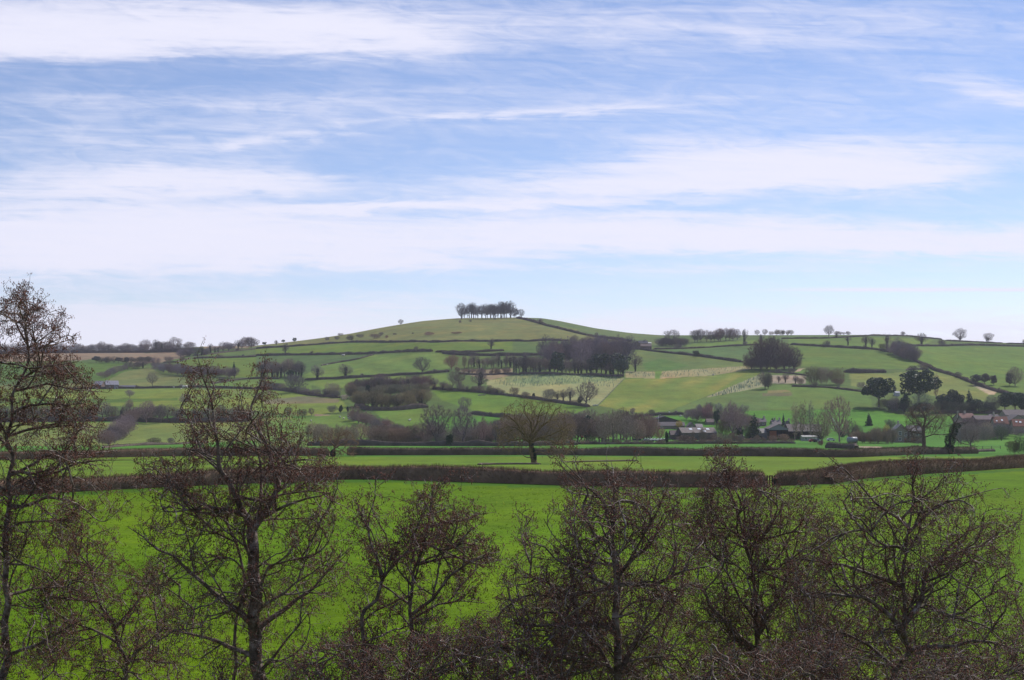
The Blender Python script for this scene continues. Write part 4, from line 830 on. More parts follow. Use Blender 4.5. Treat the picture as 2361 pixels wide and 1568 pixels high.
HL = [
 (PL(1, (860,1414), (1100,1392), (1500,1380), (1750,1368)), 1.2, 'thin dark hedge on left valley floor'),
 (PL(2, (0,578), (330,558), (560,540), (800,524), (1100,526), (1500,526), (1800,516), (2150,514), 3, (170,518), (470,514)), 2.3, 'long hedge below the open hill face under the clump'),
 (PL(3, (600,520), (760,530), (900,545), (1010,550)), 2.2, 'short hedge running to the ridge farm from the left'),
 (PL(3, (40,322), (300,390), (600,462), (800,492), (1010,516)), 2.8, 'dark hedge slanting down right from the hilltop clump'),
 (PL(2, (0,637), (250,632), (700,625), (1000,620), (1200,607), (1480,602)), 2.6, 'hedge along the top of the striped field'),
 (PL(2, (550,720), (700,693), (850,668), (985,630)), 1.5, 'thin short hedge slanting up to the top of the striped field'),
 (PL(2, (1510,606), (1700,612), (2080,594)), 2.4, 'short dark hedge right of the striped field, upper of two'),
 (PL(2, (1570,618), (1700,632), (2150,636), 3, (260,634)), 3.0, 'dark hedge right of the striped field, lower of two'),
 (PL(2, (410,842), (700,828), (1100,808), (1400,790), (1620,772)), 2.3, 'hedge along the foot of the striped field'),
 (PL(2, (0,912), (250,930), (450,968), (700,992)), 2.6, 'hedge curving down under the broad grey willow'),
 (PL(1, (540,920), (990,912), (1300,908), (1650,902), (2150,918)), 1.8, 'hedge in front of the left farm buildings'),
 (PL(1, (1780,872), (2000,838), (2150,828), 2, (200,832)), 1.5, 'thin hedge below the left hillside shrub belt'),
 (PL(1, (1620,662), (1900,655), (2150,645)), 2.2, 'upper left hedge joining the hedge above striped field'),
 (PL(1, (1620,640), (1900,608), (2150,580)), 1.6, 'thin hedge climbing right below the left skyline belt'),
 (PL(1, (1370,692), (1480,694), (1600,660)), 1.3, 'thin crooked hedge under the tan moor strip'),
 (PL(2, (1480,918), (1700,932), (1850,942), (2150,975), 3, (200,1004), (400,1034), (650,1068)), 2.2, 'dark hedge along the foot of the young plantation'),
 (PL(2, (1810,1125), (2000,1148), (2150,1158), 3, (60,1165)), 2.6, 'hedge at the lower right of the upper pasture'),
 (PL(3, (1080,586), (1300,612), (1600,645), (1930,692)), 2.4, 'hedge slanting down from the ridge farm to the great beeches'),
 (PL(3, (1190,582), (1500,576), (1800,558), (2080,544)), 1.8, 'straight hedge running right from the ridge farm'),
 (PL(4, (190,544), (400,556), (700,574), (900,584), (1030,612)), 2.4, 'upper right hedge starting at the great beeches'),
 (PL(4, (110,494), (500,492), (800,474), (950,468), (1200,473), (1460,502)), 1.8, 'skyline hedge on the right ridge, left piece'),
 (PL(4, (1490,510), (1700,520), (1970,532)), 1.6, 'skyline hedge on the right ridge, middle piece'),
 (PL(4, (2000,535), (2150,540), (2500,552)), 1.6, 'skyline hedge on the right ridge, right piece'),
 (PL(4, (1040,560), (1300,556), (1700,550), (2150,560), (2600,580)), 2.3, 'long dark hedge just under right skyline'),
 (PL(4, (1230,680), (1330,722), (1400,762), (1550,802), (1700,862), (1850,915), (2000,960), (2150,985)), 2.6, 'long hedge descending right of the big evergreens'),
 (PL(4, (1160,760), (1340,750)), 1.8, 'short low hedge joining the long descending hedge'),
 (PL(4, (640,775), (780,782), (990,778)), 3.0, 'low rounded brown hedge above the left big evergreen'),
 (PL(4, (200,895), (500,905), (850,948)), 1.6, 'rough brown hedge bank right of the thicket'),
 (PL(4, (0,775), (180,785), (330,805)), 1.4, 'brown hedge along the farm track under the beeches'),
 (PL(3, (1070,1148), (1260,1135), (1440,1130)), 1.8, 'brown hedge on field edge above the dark shed'),
 (PL(3, (540,1380), (1150,1378), (1700,1376), (2150,1374), 4, (230,1374)), 1.3, 'low brown hedge in front of the farmyard'),
 (PL(4, (490,1412), (600,1414), (740,1420)), 2.6, 'rounded olive hedge mound right of the white sheds'),
 (PL(4, (1180,1440), (1280,1442)), 1.6, 'small brown hedge under the dark bare oak'),
 (PL(4, (1540,1442), (1700,1445), (1900,1440)), 1.0, 'low brown hedge right of the ivy clad oak'),
 (PL(1, (-200,1194), (700,1186), (1000,1186), (1560,1199), (2100,1186)), 3.6, 'rough hedge under the tree belt of the left valley side'),
 (PL(1, (-200,620), (380,616), (1200,610), (1600,606)), 4.2, 'rough tall hedge under the trees of left skyline'),
 (PL(2, (840,1066), (950,1096), (1200,1094), (1440,1070)), 3.2, 'rough hedge under the lower row of the long belt'),
 (PL(3, (60,792), (400,796), (700,802), (940,812)), 2.0, 'dark undergrowth hedge along the foot of the central copse'),
 (PL(2, (430,1392), (1000,1392), (1500,1394), (2150,1396), 3, (540,1386)), 2.6, 'rough hedge along the foot of the valley wood'),
 (PL(4, (1440,1118), (1700,1118), (2150,1122)), 2.5, 'dark hedge at the foot of the village evergreens'),
 (PL(2, (1700,790), (1900,800), (2080,790), 3, (60,798)), 1.8, 'brown hedge strip left of the central copse'),
]
for i, (pth, hm, lb) in enumerate(HL):
    Ym = np.mean([at(*q)[1] for q in pth])
    if Ym > 560 and len(lb.split()) <= 9:
        for side_, f_ in (('left', R0.uniform(.1, .42)), ('right', R0.uniform(.58, .92))):
            q_ = np.array(pth); d_ = np.r_[0, np.cumsum(np.hypot(*np.diff(q_, axis=0).T))]
            tree(('bush', 'ivy', 'dense')[R0.randrange(3)], (float(np.interp(f_ * d_[-1], d_, q_[:, 0])), float(np.interp(f_ * d_[-1], d_, q_[:, 1]))), R0.uniform(28, 58), '%s bush growing out of the %s' % (side_, lb), R0.uniform(.9, 1.4), (.12, .095, .09), cat='shrub', name='hedgerow_bush')
    hedge(pth, hm, hm * .9, lb, (.115, .09, .08) if i % 3 else (.135, .10, .085), 22 if Ym > 900 else 36, 20 + i, .035 if Ym > 900 else .022, rag=.16)

# ------------------------------------------------------------------ paths
def ribbon(name, pts, w, col):
    p = np.array([at(*q) for q in pts])[:, :2]; d = np.r_[0, np.cumsum(np.hypot(*np.diff(p, axis=0).T))]; n = max(6, int(d[-1] / 1.5)); t = np.linspace(0, d[-1], n)
    X = np.interp(t, d, p[:, 0]); Y = np.interp(t, d, p[:, 1]); dx = np.gradient(X); dy = np.gradient(Y); l = np.hypot(dx, dy); V = []
    for s in (-1, 1): xs = X - dy / l * s * w / 2; ys = Y + dx / l * s * w / 2; V.append(np.stack([xs, ys, height(xs, ys) + .12], 1))
    V = np.stack(V, 1).reshape(-1, 3); i = np.arange(n - 1) * 2; q = np.stack([i, i + 1, i + 3, i + 2], 1)
    o = link(name, mesh_from(name, V, q, None, M_STONE), None, col); o['kind'] = 'structure'
ribbon('path', PL(4, (1730,1338), (1800,1318), (1905,1303)), 2.2, (.45, .42, .36))
ribbon('path', PL(4, (180,778), (250,768), (275,745), (300,748)), 4.0, (.42, .33, .2))
ribbon('path', PL(4, (2060,1292), (2150,1282), (2300,1280)), 3.0, (.40, .38, .34))
# ------------------------------------------------------------------ village buildings
def building(k, xl, xr, yb, eave, ridge, depth, label, wall=(.36,.30,.24), roof=(.16,.13,.13), rot=0.0, gable=False, wins=(), doors=(), chim=(), sky=(), cat='house', name='stone_house', open_bays=0, trim=(.7,.68,.64), roofname='roof', back=0):
    ub, vb = P(k, (xl + xr) / 2, yb); x, y, z = at(ub, vb); y += back; x = (ub - U0) / F * y; z = min(z, h1(x, y)) if back else z
    m = .2746 * y / F; w = (xr - xl) * m; he = (yb - eave) * m; hr = (yb - ridge) * m
    if rot: w = max(3.0, (w - depth * abs(math.sin(rot))) / math.cos(rot))
    o = empty(name, (x, y + depth * .5, z), rot); tag(o, label, cat)
    b = MB(); X0, X1, D0, D1 = -w / 2, w / 2, -depth / 2, depth / 2
    if open_bays:
        b.box(X0, X1, D1 - .2, D1, -1.5, he); b.box(X0, X0 + .2, D0, D1 - .2, -1.5, he) if not gable else None; b.box(X1 - .2, X1, D0, D1 - .2, -1.5, he)
        if gable:
            g_ = MB(); g_.prism([(X0, he - .6), (X1, he - .6), (X1, he), (0, hr - .1), (X0, he)], D0 - .12, D0 - .005); g_.obj('gable', M_PAINT, o, (.22, .23, .24)); b.box(X0, X0 + .2, D0 + .3, D1 - .2, -1.5, he); g_ = MB(); g_.box(X0 + .35, X0 + w * .42, D0 + 1.2, D0 + 1.4, -.5, he * .8); g_.obj('panel', M_STONE, o, (.30, .10, .05))
        for i in range(open_bays + 1): xx = X0 + (w - .25) * i / open_bays; b.box(xx, xx + .25, D0, D0 + .25, -1.5, he)
    elif gable: b.prism([(X0, -1.5), (X1, -1.5), (X1, he), (0, hr - .1), (X0, he)], D0, D1)
    else:
        b.add([(X0,D0,-1.5),(X0,D1,-1.5),(X0,D1,he),(X0,0,hr-.1),(X0,D0,he),(X1,D0,-1.5),(X1,D1,-1.5),(X1,D1,he),(X1,0,hr-.1),(X1,D0,he)],
              [(0,4,3,2,1),(5,6,7,8,9),(0,5,9,4),(1,2,7,6),(0,1,6,5)])
    wall = tuple(c * .78 for c in wall); roof = tuple(c * .85 for c in roof)
    b.obj('wall', M_STONE, o, wall)
    r = MB(); ov = .35; t = .18
    if gable:
        for s in (-1, 1):
            r.add([(0,D0-ov,hr),(s*(w/2+ov),D0-ov,he-ov*(hr-he)/(w/2)),(s*(w/2+ov),D1+ov,he-ov*(hr-he)/(w/2)),(0,D1+ov,hr),(0,D0-ov,hr+t),(s*(w/2+ov),D0-ov,he+t-ov*(hr-he)/(w/2)),(s*(w/2+ov),D1+ov,he+t-ov*(hr-he)/(w/2)),(0,D1+ov,hr+t)],
                  [(0,1,2,3),(4,7,6,5),(0,4,5,1),(1,5,6,2),(2,6,7,3)])
    else:
        dd = depth / 2
        for s in (-1, 1):
            zz = he - ov * (hr - he) / dd
            r.add([(X0-ov,0,hr),(X0-ov,s*(dd+ov),zz),(X1+ov,s*(dd+ov),zz),(X1+ov,0,hr),(X0-ov,0,hr+t),(X0-ov,s*(dd+ov),zz+t),(X1+ov,s*(dd+ov),zz+t),(X1+ov,0,hr+t)],
                  [(0,1,2,3),(4,7,6,5),(0,4,5,1),(1,5,6,2),(2,6,7,3)])
    ro = r.obj(roofname, M_ROOF, o, roof)
    for fx in chim:
        c = MB(); cx = X0 + fx * w; top = hr + 1.3; c.box(cx-.45, cx+.45, -.35, .35, he + (0 if gable else .4), top); c.box(cx-.52, cx+.52, -.42, .42, top, top+.15); c.tube((cx-.2,0,top+.15),(cx-.2,0,top+.5),.12,.1); c.tube((cx+.2,0,top+.15),(cx+.2,0,top+.5),.12,.1)
        c.obj('chimney', M_STONE, ro, (.5,.44,.36))
    for (fx, fz, ww, wh) in wins:
        cx = X0 + fx * w; cz = fz * he; f = MB()
        f.box(cx-ww/2-.12, cx+ww/2+.12, D0-.06, D0-.002, cz-.14, cz); f.box(cx-ww/2-.12, cx+ww/2+.12, D0-.06, D0-.002, cz+wh, cz+wh+.14)
        f.box(cx-ww/2-.12, cx-ww/2, D0-.06, D0-.002, cz, cz+wh); f.box(cx+ww/2, cx+ww/2+.12, D0-.06, D0-.002, cz, cz+wh); f.box(cx-.04, cx+.04, D0-.055, D0-.02, cz, cz+wh); f.box(cx-ww/2, cx-.04, D0-.055, D0-.02, cz+wh*.48, cz+wh*.54); f.box(cx+.04, cx+ww/2, D0-.055, D0-.02, cz+wh*.48, cz+wh*.54)
        fo = f.obj('window', M_PAINT, o, trim); g = MB(); g.box(cx-ww/2, cx+ww/2, D0-.018, D0-.006, cz, cz+wh); g.obj('pane', M_GLASS, fo)
    for (fx, dw, dh, dc) in doors:
        cx = X0 + fx * w; d = MB(); d.box(cx-dw/2, cx+dw/2, D0-.05, D0-.003, -.2, dh); d.obj('door', M_PAINT, o, dc)
    for (fx, fs, sw, sh) in sky:
        s = MB(); cx = X0 + fx * w; n_ = Vector((0, -(hr-he), depth/2)).normalized() if not gable else Vector((0,0,1))
        if not gable:
            yy_ = -fs * depth / 2; zz_ = hr - fs * (hr - he) + t + .04; a = Vector((0, -depth/2, -(hr-he))).normalized()
            c0 = Vector((cx, yy_, zz_)); vs = [c0 + Vector((sx_*sw/2,0,0)) + a*sy_*sh/2 + n_*hh for hh in (0,.1) for sx_, sy_ in ((-1,-1),(1,-1),(1,1),(-1,1))]
            s.add(vs, [(0,1,2,3),(7,6,5,4),(0,4,5,1),(1,5,6,2),(2,6,7,3),(3,7,4,0)]); s.obj('skylight', M_PAINT, ro, (.75,.78,.82))
    return o
STW = (.34,.285,.23); SLATE = (.15,.125,.135); TILE = (.21,.10,.085)
building(4, 1065, 1180, 1365, 1262, 1212, 9, 'stone farmhouse gable with white windows and pale chimney behind the bare oak', STW, (.28,.26,.26), -.06, True, [(.42,.62,1.1,1.6),(.42,.17,1.1,1.2),(.85,.55,1.0,1.4)], [(.85,1.2,2.0,(.35,.13,.06))], [.42])
building(4, 1184, 1300, 1365, 1268, 1225, 8, 'stone farmhouse wing with grey roof and brown doors right of the gable', STW, (.22,.20,.20), 0, False, [(.2,.6,1.1,1.4),(.6,.6,1.1,1.4)], [(.3,2.2,2.1,(.42,.17,.06)),(.8,1.1,2.0,(.3,.2,.12))], [.95])
building(4, 8, 168, 1342, 1250, 1214, 14, 'open fronted dark barn with pale gable and rust red sides', (.06,.05,.05), (.20,.17,.17), 0, True, open_bays=2, cat='barn', name='open_barn')
building(4, 176, 450, 1342, 1272, 1216, 14, 'long grey roofed barn with open dark bays beside the gabled one', (.10,.09,.08), (.20,.17,.165), 0, False, open_bays=5, cat='barn', name='long_barn', back=3)
building(4, 290, 412, 1352, 1318, 1308, 5, 'low cream shed with flat roof in front of long barn', (.52,.50,.44), (.5,.48,.45), 0, False, [(.25,.35,1.2,1.0),(.6,.35,1.2,1.0)], cat='shed', name='low_shed')
building(3, 1404, 1722, 1345, 1284, 1244, 16, 'big grey roofed farm barn with pale skylights in farmyard', (.17,.145,.13), (.23,.195,.18), .10, False, sky=((.3,.35,1.6,2.2),(.55,.3,1.6,2.2),(.66,.75,1.6,2.2),(.8,.35,1.6,2.2)), cat='barn', name='farm_barn')
building(3, 1336, 1402, 1338, 1300, 1266, 10, 'small dark roofed lean shed left of big grey barn', (.16,.14,.13), (.15,.12,.12), 0, False, cat='shed', name='farm_shed')
building(3, 1150, 1415, 1215, 1186, 1146, 20, 'wide dark gabled shed at the top of the farmyard', (.10,.085,.085), (.07,.06,.065), 0, True, cat='shed', name='dark_shed')
building(3, 1235, 1450, 1250, 1225, 1196, 10, 'low slate roofed range of buildings below the dark gabled shed', STW, (.14,.12,.13), 0, False, [(.1,.2,.9,.9)], cat='farm building', name='farm_range')
building(3, 1476, 1545, 1262, 1232, 1198, 9, 'stone cottage gable left of the pinkish red tree', STW, SLATE, 0, True, [(.5,.4,1,1.1)])
building(3, 1550, 1600, 1262, 1235, 1212, 8, 'cottage with pale speckled roof beside the stone gable', STW, (.32,.28,.28), 0, False)
building(3, 1640, 1700, 1215, 1195, 1168, 9, 'brown roofed cottage almost hidden behind pinkish red tree', STW, (.17,.13,.125), 0, False)
building(3, 2050, 2135, 1225, 1192, 1166, 9, 'slate cottage with tall chimney behind large green conifer', STW, (.15,.12,.14), 0, False, [(.3,.4,.9,1),(.7,.4,.9,1)], chim=(.9,))
building(3, 2085, 2145, 1335, 1286, 1252, 12, 'pale roofed grey shed just left of the open fronted barn', (.28,.27,.28), (.33,.31,.30), 0, False, cat='shed', name='pale_shed')
building(4, 42, 112, 1262, 1212, 1182, 9, 'white rendered cottage with chimneys behind the open fronted barn', (.52,.50,.47), (.20,.17,.18), 0, False, [(.3,.5,.9,1)], chim=(.35, .95), back=4)
building(4, 160, 192, 1262, 1225, 1188, 8, 'narrow stone house end behind long barn', STW, SLATE, 0, True, chim=(.8,), back=4)
building(4, 250, 275, 1240, 1212, 1194, 7, 'tiny white gable showing above the long barn roof', (.62,.62,.62), (.35,.35,.37), 0, True, back=4)
building(4, 1592, 1757, 1222, 1162, 1122, 10, 'red roofed stone house, leftmost of the right village houses', STW, TILE, .25, False, [(.2,.55,1,1.2),(.5,.55,1,1.2),(.8,.55,1,1.2)], chim=(.02,.5))
building(4, 1748, 1915, 1232, 1172, 1140, 10, 'stone house with brown slate roof beside the red roofed one', STW, (.16,.12,.13), 0, False, [(.15,.5,1,1.2),(.4,.5,1.6,1.2),(.75,.5,1,1.2)])
building(4, 1905, 2032, 1262, 1206, 1150, 10, 'red tiled house with white skylights in village middle', STW, (.27,.12,.085), -.1, False, [(.3,.3,1,1.1)], chim=(.1,), sky=((.6,.55,1.0,1.4),(.2,.65,.8,1.0)))
building(4, 1875, 2010, 1202, 1165, 1134, 9, 'slate roofed house right behind the red tiled one', STW, SLATE, 0, False, chim=(.3,), back=12)
building(4, 1998, 2200, 1222, 1136, 1092, 12, 'tall stone barn house with long grey roof at right edge', (.40,.34,.28), (.17,.14,.145), 0, False, [(.3,.55,1,1.2),(.8,.55,1,1.2)])
building(4, 2030, 2170, 1250, 1180, 1134, 12, 'stone gable end with grey roof in front of tall barn house', (.40,.34,.28), (.17,.15,.15), 0, True)
building(4, 2066, 2210, 1285, 1228, 1172, 10, 'red tiled stone house nearest the right edge of the village', (.42,.33,.26), (.26,.105,.075), -.15, False, [(.3,.2,1,1.1),(.75,.15,1.4,1.5)], sky=((.25,.4,1.1,1.1),(.5,.45,1.1,1.3)))
building(4, 1074, 1106, 975, 948, 936, 6, 'small white house half hidden between the two big evergreens', (.68,.68,.70), (.45,.46,.5), 0, False)
building(1, 850, 990, 915, 880, 846, 12, 'stone farm building with pale grey roof on the left hillside', (.27,.19,.16), (.32,.31,.35), .35, False, [(.3,.3,1,1)], [(.8,3.0,3.0,(.3,.3,.36))], cat='farm building', name='farm_building')
building(1, 785, 860, 908, 880, 850, 9, 'pale roofed barn end, left of the left hillside farm building', (.25,.18,.16), (.33,.32,.36), -.1, False, cat='farm building', name='farm_building')
building(1, 992, 1130, 912, 897, 886, 7, 'long low grey wing right of the left hillside farm building', (.22,.18,.17), (.17,.16,.2), 0, False, cat='farm building', name='farm_building')
building(3, 1016, 1078, 584, 540, 512, 12, 'roofless looking brown stone barn on the ridge below the hill', (.24,.175,.145), (.20,.15,.14), 0, True, cat='barn', name='stone_barn')
building(3, 1062, 1140, 552, 530, 508, 10, 'dark slate roofed house behind the ridge barn', (.22,.18,.16), (.085,.085,.11), 0, False, cat='house', chim=(.75,))
building(3, 1080, 1172, 580, 556, 535, 8, 'low brown stone shed right of ridge barn', (.235,.17,.14), (.22,.165,.15), 0, False, cat='shed', name='stone_shed')
building(3, 1140, 1168, 540, 530, 523, 5, 'small white roofed hut behind ridge barn', (.6,.6,.58), (.75,.74,.72), 0, False, cat='hut', name='white_hut')
building(3, 978, 999, 516, 503, 496, 5, 'tiny black hut at the end of the slanting hedge', (.03,.03,.035), (.03,.03,.035), 0, False, cat='hut', name='black_hut')

# farmyard things
def place(k, x, yb): return at(*P(k, x, yb))
x, y, z = place(3, 1048, 1345)
o = empty('excavator', (x, y, z), .1); tag(o, 'orange excavator with a long lowered boom in the farmyard', 'excavator')
ORG = (.62, .10, .025)
b = MB()
for s in (-1.1, 1.1): b.prism([(-1.9,0),(1.9,0),(2.25,.4),(1.9,.85),(-1.9,.85),(-2.25,.4)], s-.28, s+.28)
b.obj('track', M_PAINT, o, (.04,.035,.035))
b = MB(); b.prism([(-1.2,1.0),(3.0,1.0),(3.2,1.9),(2.6,2.3),(.6,2.3),(.3,1.6),(-1.2,1.6)], -1.2, 1.2); b.obj('body', M_PAINT, o, ORG)
b = MB(); b.prism([(-1.1,1.62),(.25,1.62),(.25,2.95),(-.7,2.95),(-1.1,2.3)], -1.15, -.2); c = b.obj('cab', M_PAINT, o, ORG)
b = MB(); b.prism([(-.98,1.9),(.1,1.9),(.1,2.8),(-.66,2.8),(-.98,2.25)], -1.19, -1.16); b.obj('pane', M_GLASS, c)
b = MB(); b.tube((-.9,.3,1.6),(-4.2,.3,3.0),.3,.24,6); b.tube((-4.2,.3,3.0),(-7.2,.3,1.2),.24,.17,6); b.obj('boom', M_PAINT, o, ORG)
b = MB(); b.prism([(-7.8,.2),(-6.8,.2),(-6.9,1.1),(-7.4,1.3),(-7.9,.9)], -.2, .8); b.obj('bucket', M_PAINT, o, (.3,.2,.15))
def hutch_mesh():
    b = MB(); n = 8; R, R2, D = 1.0, .9, 2.2
    for i in range(n):
        a0, a1 = PI*i/n, PI*(i+1)/n
        q = [(R*math.cos(a), R*1.15*math.sin(a)) for a in (a0,a1)] + [(R2*math.cos(a), R2*1.15*math.sin(a)) for a in (a1,a0)]
        b.add([(p[0],0,p[1]) for p in q]+[(p[0],D,p[1]) for p in q], [(3,2,1,0),(4,5,6,7),(0,1,5,4),(1,2,6,5),(2,3,7,6),(3,0,4,7)])
    b.prism([(R2*math.cos(PI*i/n), R2*1.15*math.sin(PI*i/n)) for i in range(n+1)], D-.1, D-.02); return b.mesh('shell', M_PAINT)
HM = hutch_mesh(); FM = MB().box(-.85,.85,.3,2.0,.0,.12).mesh('bedding', M_STONE)
for i, s in enumerate(['first from the left','second from the left','third from the left','fourth from the left','fifth from the left','sixth from the left','last on the right']):
    x, y, z = place(3, 1125 + i * 27, 1352); o = empty('calf_hutch', (x, y, z), 0, (1.1,1.1,1.15)); tag(o, 'white arched calf hutch with dark opening, %s in the row' % s, 'calf hutch', 'calf hutches in a row')
    link('shell', HM, o, (.8,.82,.85)); link('bedding', FM, o, (.12,.09,.06))
def vehicle(k, x, yb, col, label, cat, name, L_=4.2, hgt=1.5, rz=0):
    x, y, z = place(k, x, yb); o = empty(name, (x, y, z), rz); tag(o, label, cat); b = MB(); l = L_/2
    b.prism([(-l,.35),(l,.35),(l,.85),(l*.72,.95),(l*.42,hgt),(-l*.62,hgt),(-l*.93,.95),(-l,.8)], -.85, .85); b.obj('body', M_PAINT, o, col)
    g = MB(); g.prism([(l*.62,.98),(l*.38,hgt-.08),(-l*.58,hgt-.08),(-l*.82,.98)], -.87, -.855); g.obj('window', M_GLASS, o)
    for s in (-1,1):
        w_ = MB(); w_.tube((s*l*.62,-.88,.34),(s*l*.62,-.68,.34),.34,.34,12); w_.tube((s*l*.62,.68,.34),(s*l*.62,.88,.34),.34,.34,12); w_.obj('wheel', M_PAINT, o, (.03,.03,.03))
vehicle(3, 1128, 1330, (.75,.77,.8), 'white van parked behind the left end of calf hutches', 'van', 'parked_van', 4.8, 2.1)
vehicle(3, 1462, 1350, (.35,.045,.035), 'red car parked in front of the big grey barn, left of two', 'car', 'parked_car')
vehicle(3, 1510, 1350, (.38,.06,.05), 'red pickup parked in front of the big grey barn, right of two', 'pickup', 'parked_pickup', 4.8, 1.7)
vehicle(3, 1726, 1342, (.72,.72,.75), 'white car parked right of the big grey barn', 'car', 'parked_car')
vehicle(4, 378, 1362, (.45,.05,.05), 'red car parked by the low cream shed', 'car', 'parked_car')
vehicle(4, 408, 1362, (.75,.75,.78), 'white car parked at the right end of low cream shed', 'car', 'parked_car')
vehicle(4, 528, 1352, (.72,.73,.76), 'white car parked left of the grey tank', 'car', 'parked_car')
vehicle(4, 2128, 1275, (.7,.7,.74), 'white car parked in front of the rightmost red tiled house', 'car', 'parked_car')
vehicle(4, 1825, 1268, (.72,.72,.72), 'white car parked on the village lane behind pale twiggy tree', 'car', 'parked_car')
x, y, z = place(3, 1210, 1358); b = MB(); b.box(-3.5,3.5,-1.1,1.1,.9,1.15); o = empty('flat_trailer', (x, y, z)); tag(o, 'low white flat trailer in front of the calf hutches', 'trailer'); b.obj('deck', M_PAINT, o, (.75,.75,.72))
for s in (-1.6,1.6): w_ = MB(); w_.tube((s,-.95,.42),(s,-.7,.42),.42,.42,12); w_.tube((s,.7,.42),(s,.95,.42),.42,.42,12); w_.box(s-.06,s+.06,-.7,.7,.36,.9); w_.obj('wheel', M_PAINT, o, (.04,.04,.04))
x, y, z = place(4, 706, 1372); o = empty('fuel_tank', (x, y, z), .12); tag(o, 'grey cylindrical tank lying on cradles near the hedge mound', 'tank')
b = MB(); b.tube((-2.0,0,1.65),(2.0,0,1.65),1.3,1.3,18); b.ball((-2.0,0,1.65),1.3,(.35,1,1),18,8); b.ball((2.0,0,1.65),1.3,(.35,1,1),18,8); b.obj('barrel', M_PAINT, o, (.30,.32,.36), True)
for s in (-1.3,1.3): b = MB(); b.prism([(s-.2,-.2),(s+.2,-.2),(s+.2,.65),(s-.2,.65)], -1.0, 1.0); b.obj('cradle', M_PAINT, o, (.2,.12,.09))
b = MB(); b.tube((-.3,.2,2.9),(-.3,.2,3.5),.3,.25,8); b.obj('cap', M_PAINT, o, (.42,.13,.05))
x, y, z = place(3, 1900, 1350); o = empty('shipping_container', (x, y, z), 0); tag(o, 'blue grey steel container under the pinkish tree', 'container')
b = MB(); b.box(-3,3,-1.2,1.2,.1,2.6); 
for i in range(24): b.box(-2.95+i*.25,-2.83+i*.25,-1.26,-1.203,.25,2.45)
b.obj('body', M_PAINT, o, (.10,.16,.19)); b = MB(); b.box(3.003,3.06,-1.1,1.1,.2,2.5); b.obj('door', M_PAINT, o, (.09,.14,.17))
x, y, z = place(3, 1228, 1240); o = empty('street_lamp', (x, y, z)); tag(o, 'tall white lamp pole beside the dark gabled shed', 'street lamp'); b = MB(); b.tube((0,0,-.5),(0,0,7.2),.13,.08); b.obj('pole', M_PAINT, o, (.72,.74,.76)); b = MB(); b.tube((0,0,7.15),(1.3,0,7.4),.06); b.box(.9,1.7,-.15,.15,7.36,7.5); b.obj('lamp_head', M_PAINT, o, (.6,.6,.62))
x, y, z = place(4, 580, 1300); b = MB(); b.tube((1.2,0,3.0),(-2.8,0,9.2),.3,.3,8); b.tube((1.2,0,-.3),(1.2,0,3.2),.14); o = b.obj('conveyor', M_PAINT, None, (.72,.74,.76)); o.location = (x,y,z); tag(o, 'white sloping conveyor tube standing above the village trees', 'conveyor')
# white railing by the village lane
x, y, z = place(4, 1850, 1272); b = MB()
for i in range(9): b.box(-4+i,-3.9+i,-.05,.05,-.1,1.0)
b.box(-4,4.1,-.085,-.052,.45,.58); b.box(-4,4.1,-.085,-.052,.85,.98); o = b.obj('fence', M_PAINT, None, (.72,.72,.7)); o.location = (x,y,z); tag(o, 'short white railing beside the village lane', 'fence')
def post_fence(path, sp, h, label, col, rails=2):
    p = np.array([at(*q)[:2] for q in path]); d = np.r_[0, np.cumsum(np.hypot(*np.diff(p, axis=0).T))]; n = max(3, min(99, int(d[-1] / sp))); t = np.linspace(0, d[-1], n + 1)
    X = np.interp(t, d, p[:,0]); Y = np.interp(t, d, p[:,1]); Z = height(X, Y); o = empty('post_fence', (X[0], Y[0], Z[0])); tag(o, label, 'fence')
    pm = MB().box(-.08,.08,-.08,.08,-.3,h).mesh('post', M_STONE)
    for i in range(n + 1): link('post', pm, o, col, (X[i]-X[0], Y[i]-Y[0], Z[i]-Z[0]))
    r = MB()
    for i in range(n):
        for k in range(rails): zz = h * (.9 - .4 * k); r.tube((X[i]-X[0], Y[i]-Y[0]-.1, Z[i]-Z[0]+zz), (X[i+1]-X[0], Y[i+1]-Y[0]-.1, Z[i+1]-Z[0]+zz), .035, .035, 4)
    r.obj('rail', M_STONE, o, col)
post_fence(PL(3, (944,832), (860,915), (780,1000), (722,1056)), 6, 1.25, 'pale wire fence running down the right side of the plantation', (.34,.31,.28))
post_fence(PL(3, (722,1056), (655,1066)), 4, 1.2, 'short fence at the lower corner of the plantation', (.4,.36,.32))
post_fence(PL(4, (1560,1425), (1750,1425), (1950,1420)), 5, 1.2, 'thin grey fence in the green paddock right of ivy oak', (.16,.14,.12))
post_fence(PL(2, (985,630), (1050,628)), 3, 1.3, 'pale wooden gate fence at the top of the striped field', (.4,.36,.33), 3)
post_fence([(1769,1119),(1776,1119),(1786,1119)], 1.2, 1.35, 'weathered wooden posts in the gap of near hedge', (.06,.048,.04), 2)
x, y, z = place(3, 700, 1056); b = MB(); b.box(-1.6,1.6,-.5,.5,.15,.75); b.box(-1.2,-1.0,-.4,.4,-.1,.15); b.box(1.0,1.2,-.4,.4,-.1,.15); o = b.obj('water_trough', M_PAINT, None, (.7,.74,.75)); o.location = (x,y,z); tag(o, 'pale water trough at the lower corner of the plantation', 'trough')
x, y, z = place(2, 1900, 970); b = MB(); b.tube((-3,0,.3),(2.5,.6,.45),.32,.2,8); b.tube((.5,.2,.4),(2.4,-.6,1.5),.12,.05,6); b.tube((-1,0,.3),(-1.8,.5,1.4),.1,.04,6); o = b.obj('fallen_log', M_BARK, None, (.30,.26,.24)); o.location = (x,y,z); tag(o, 'fallen grey tree trunk lying in the upper pasture', 'log')
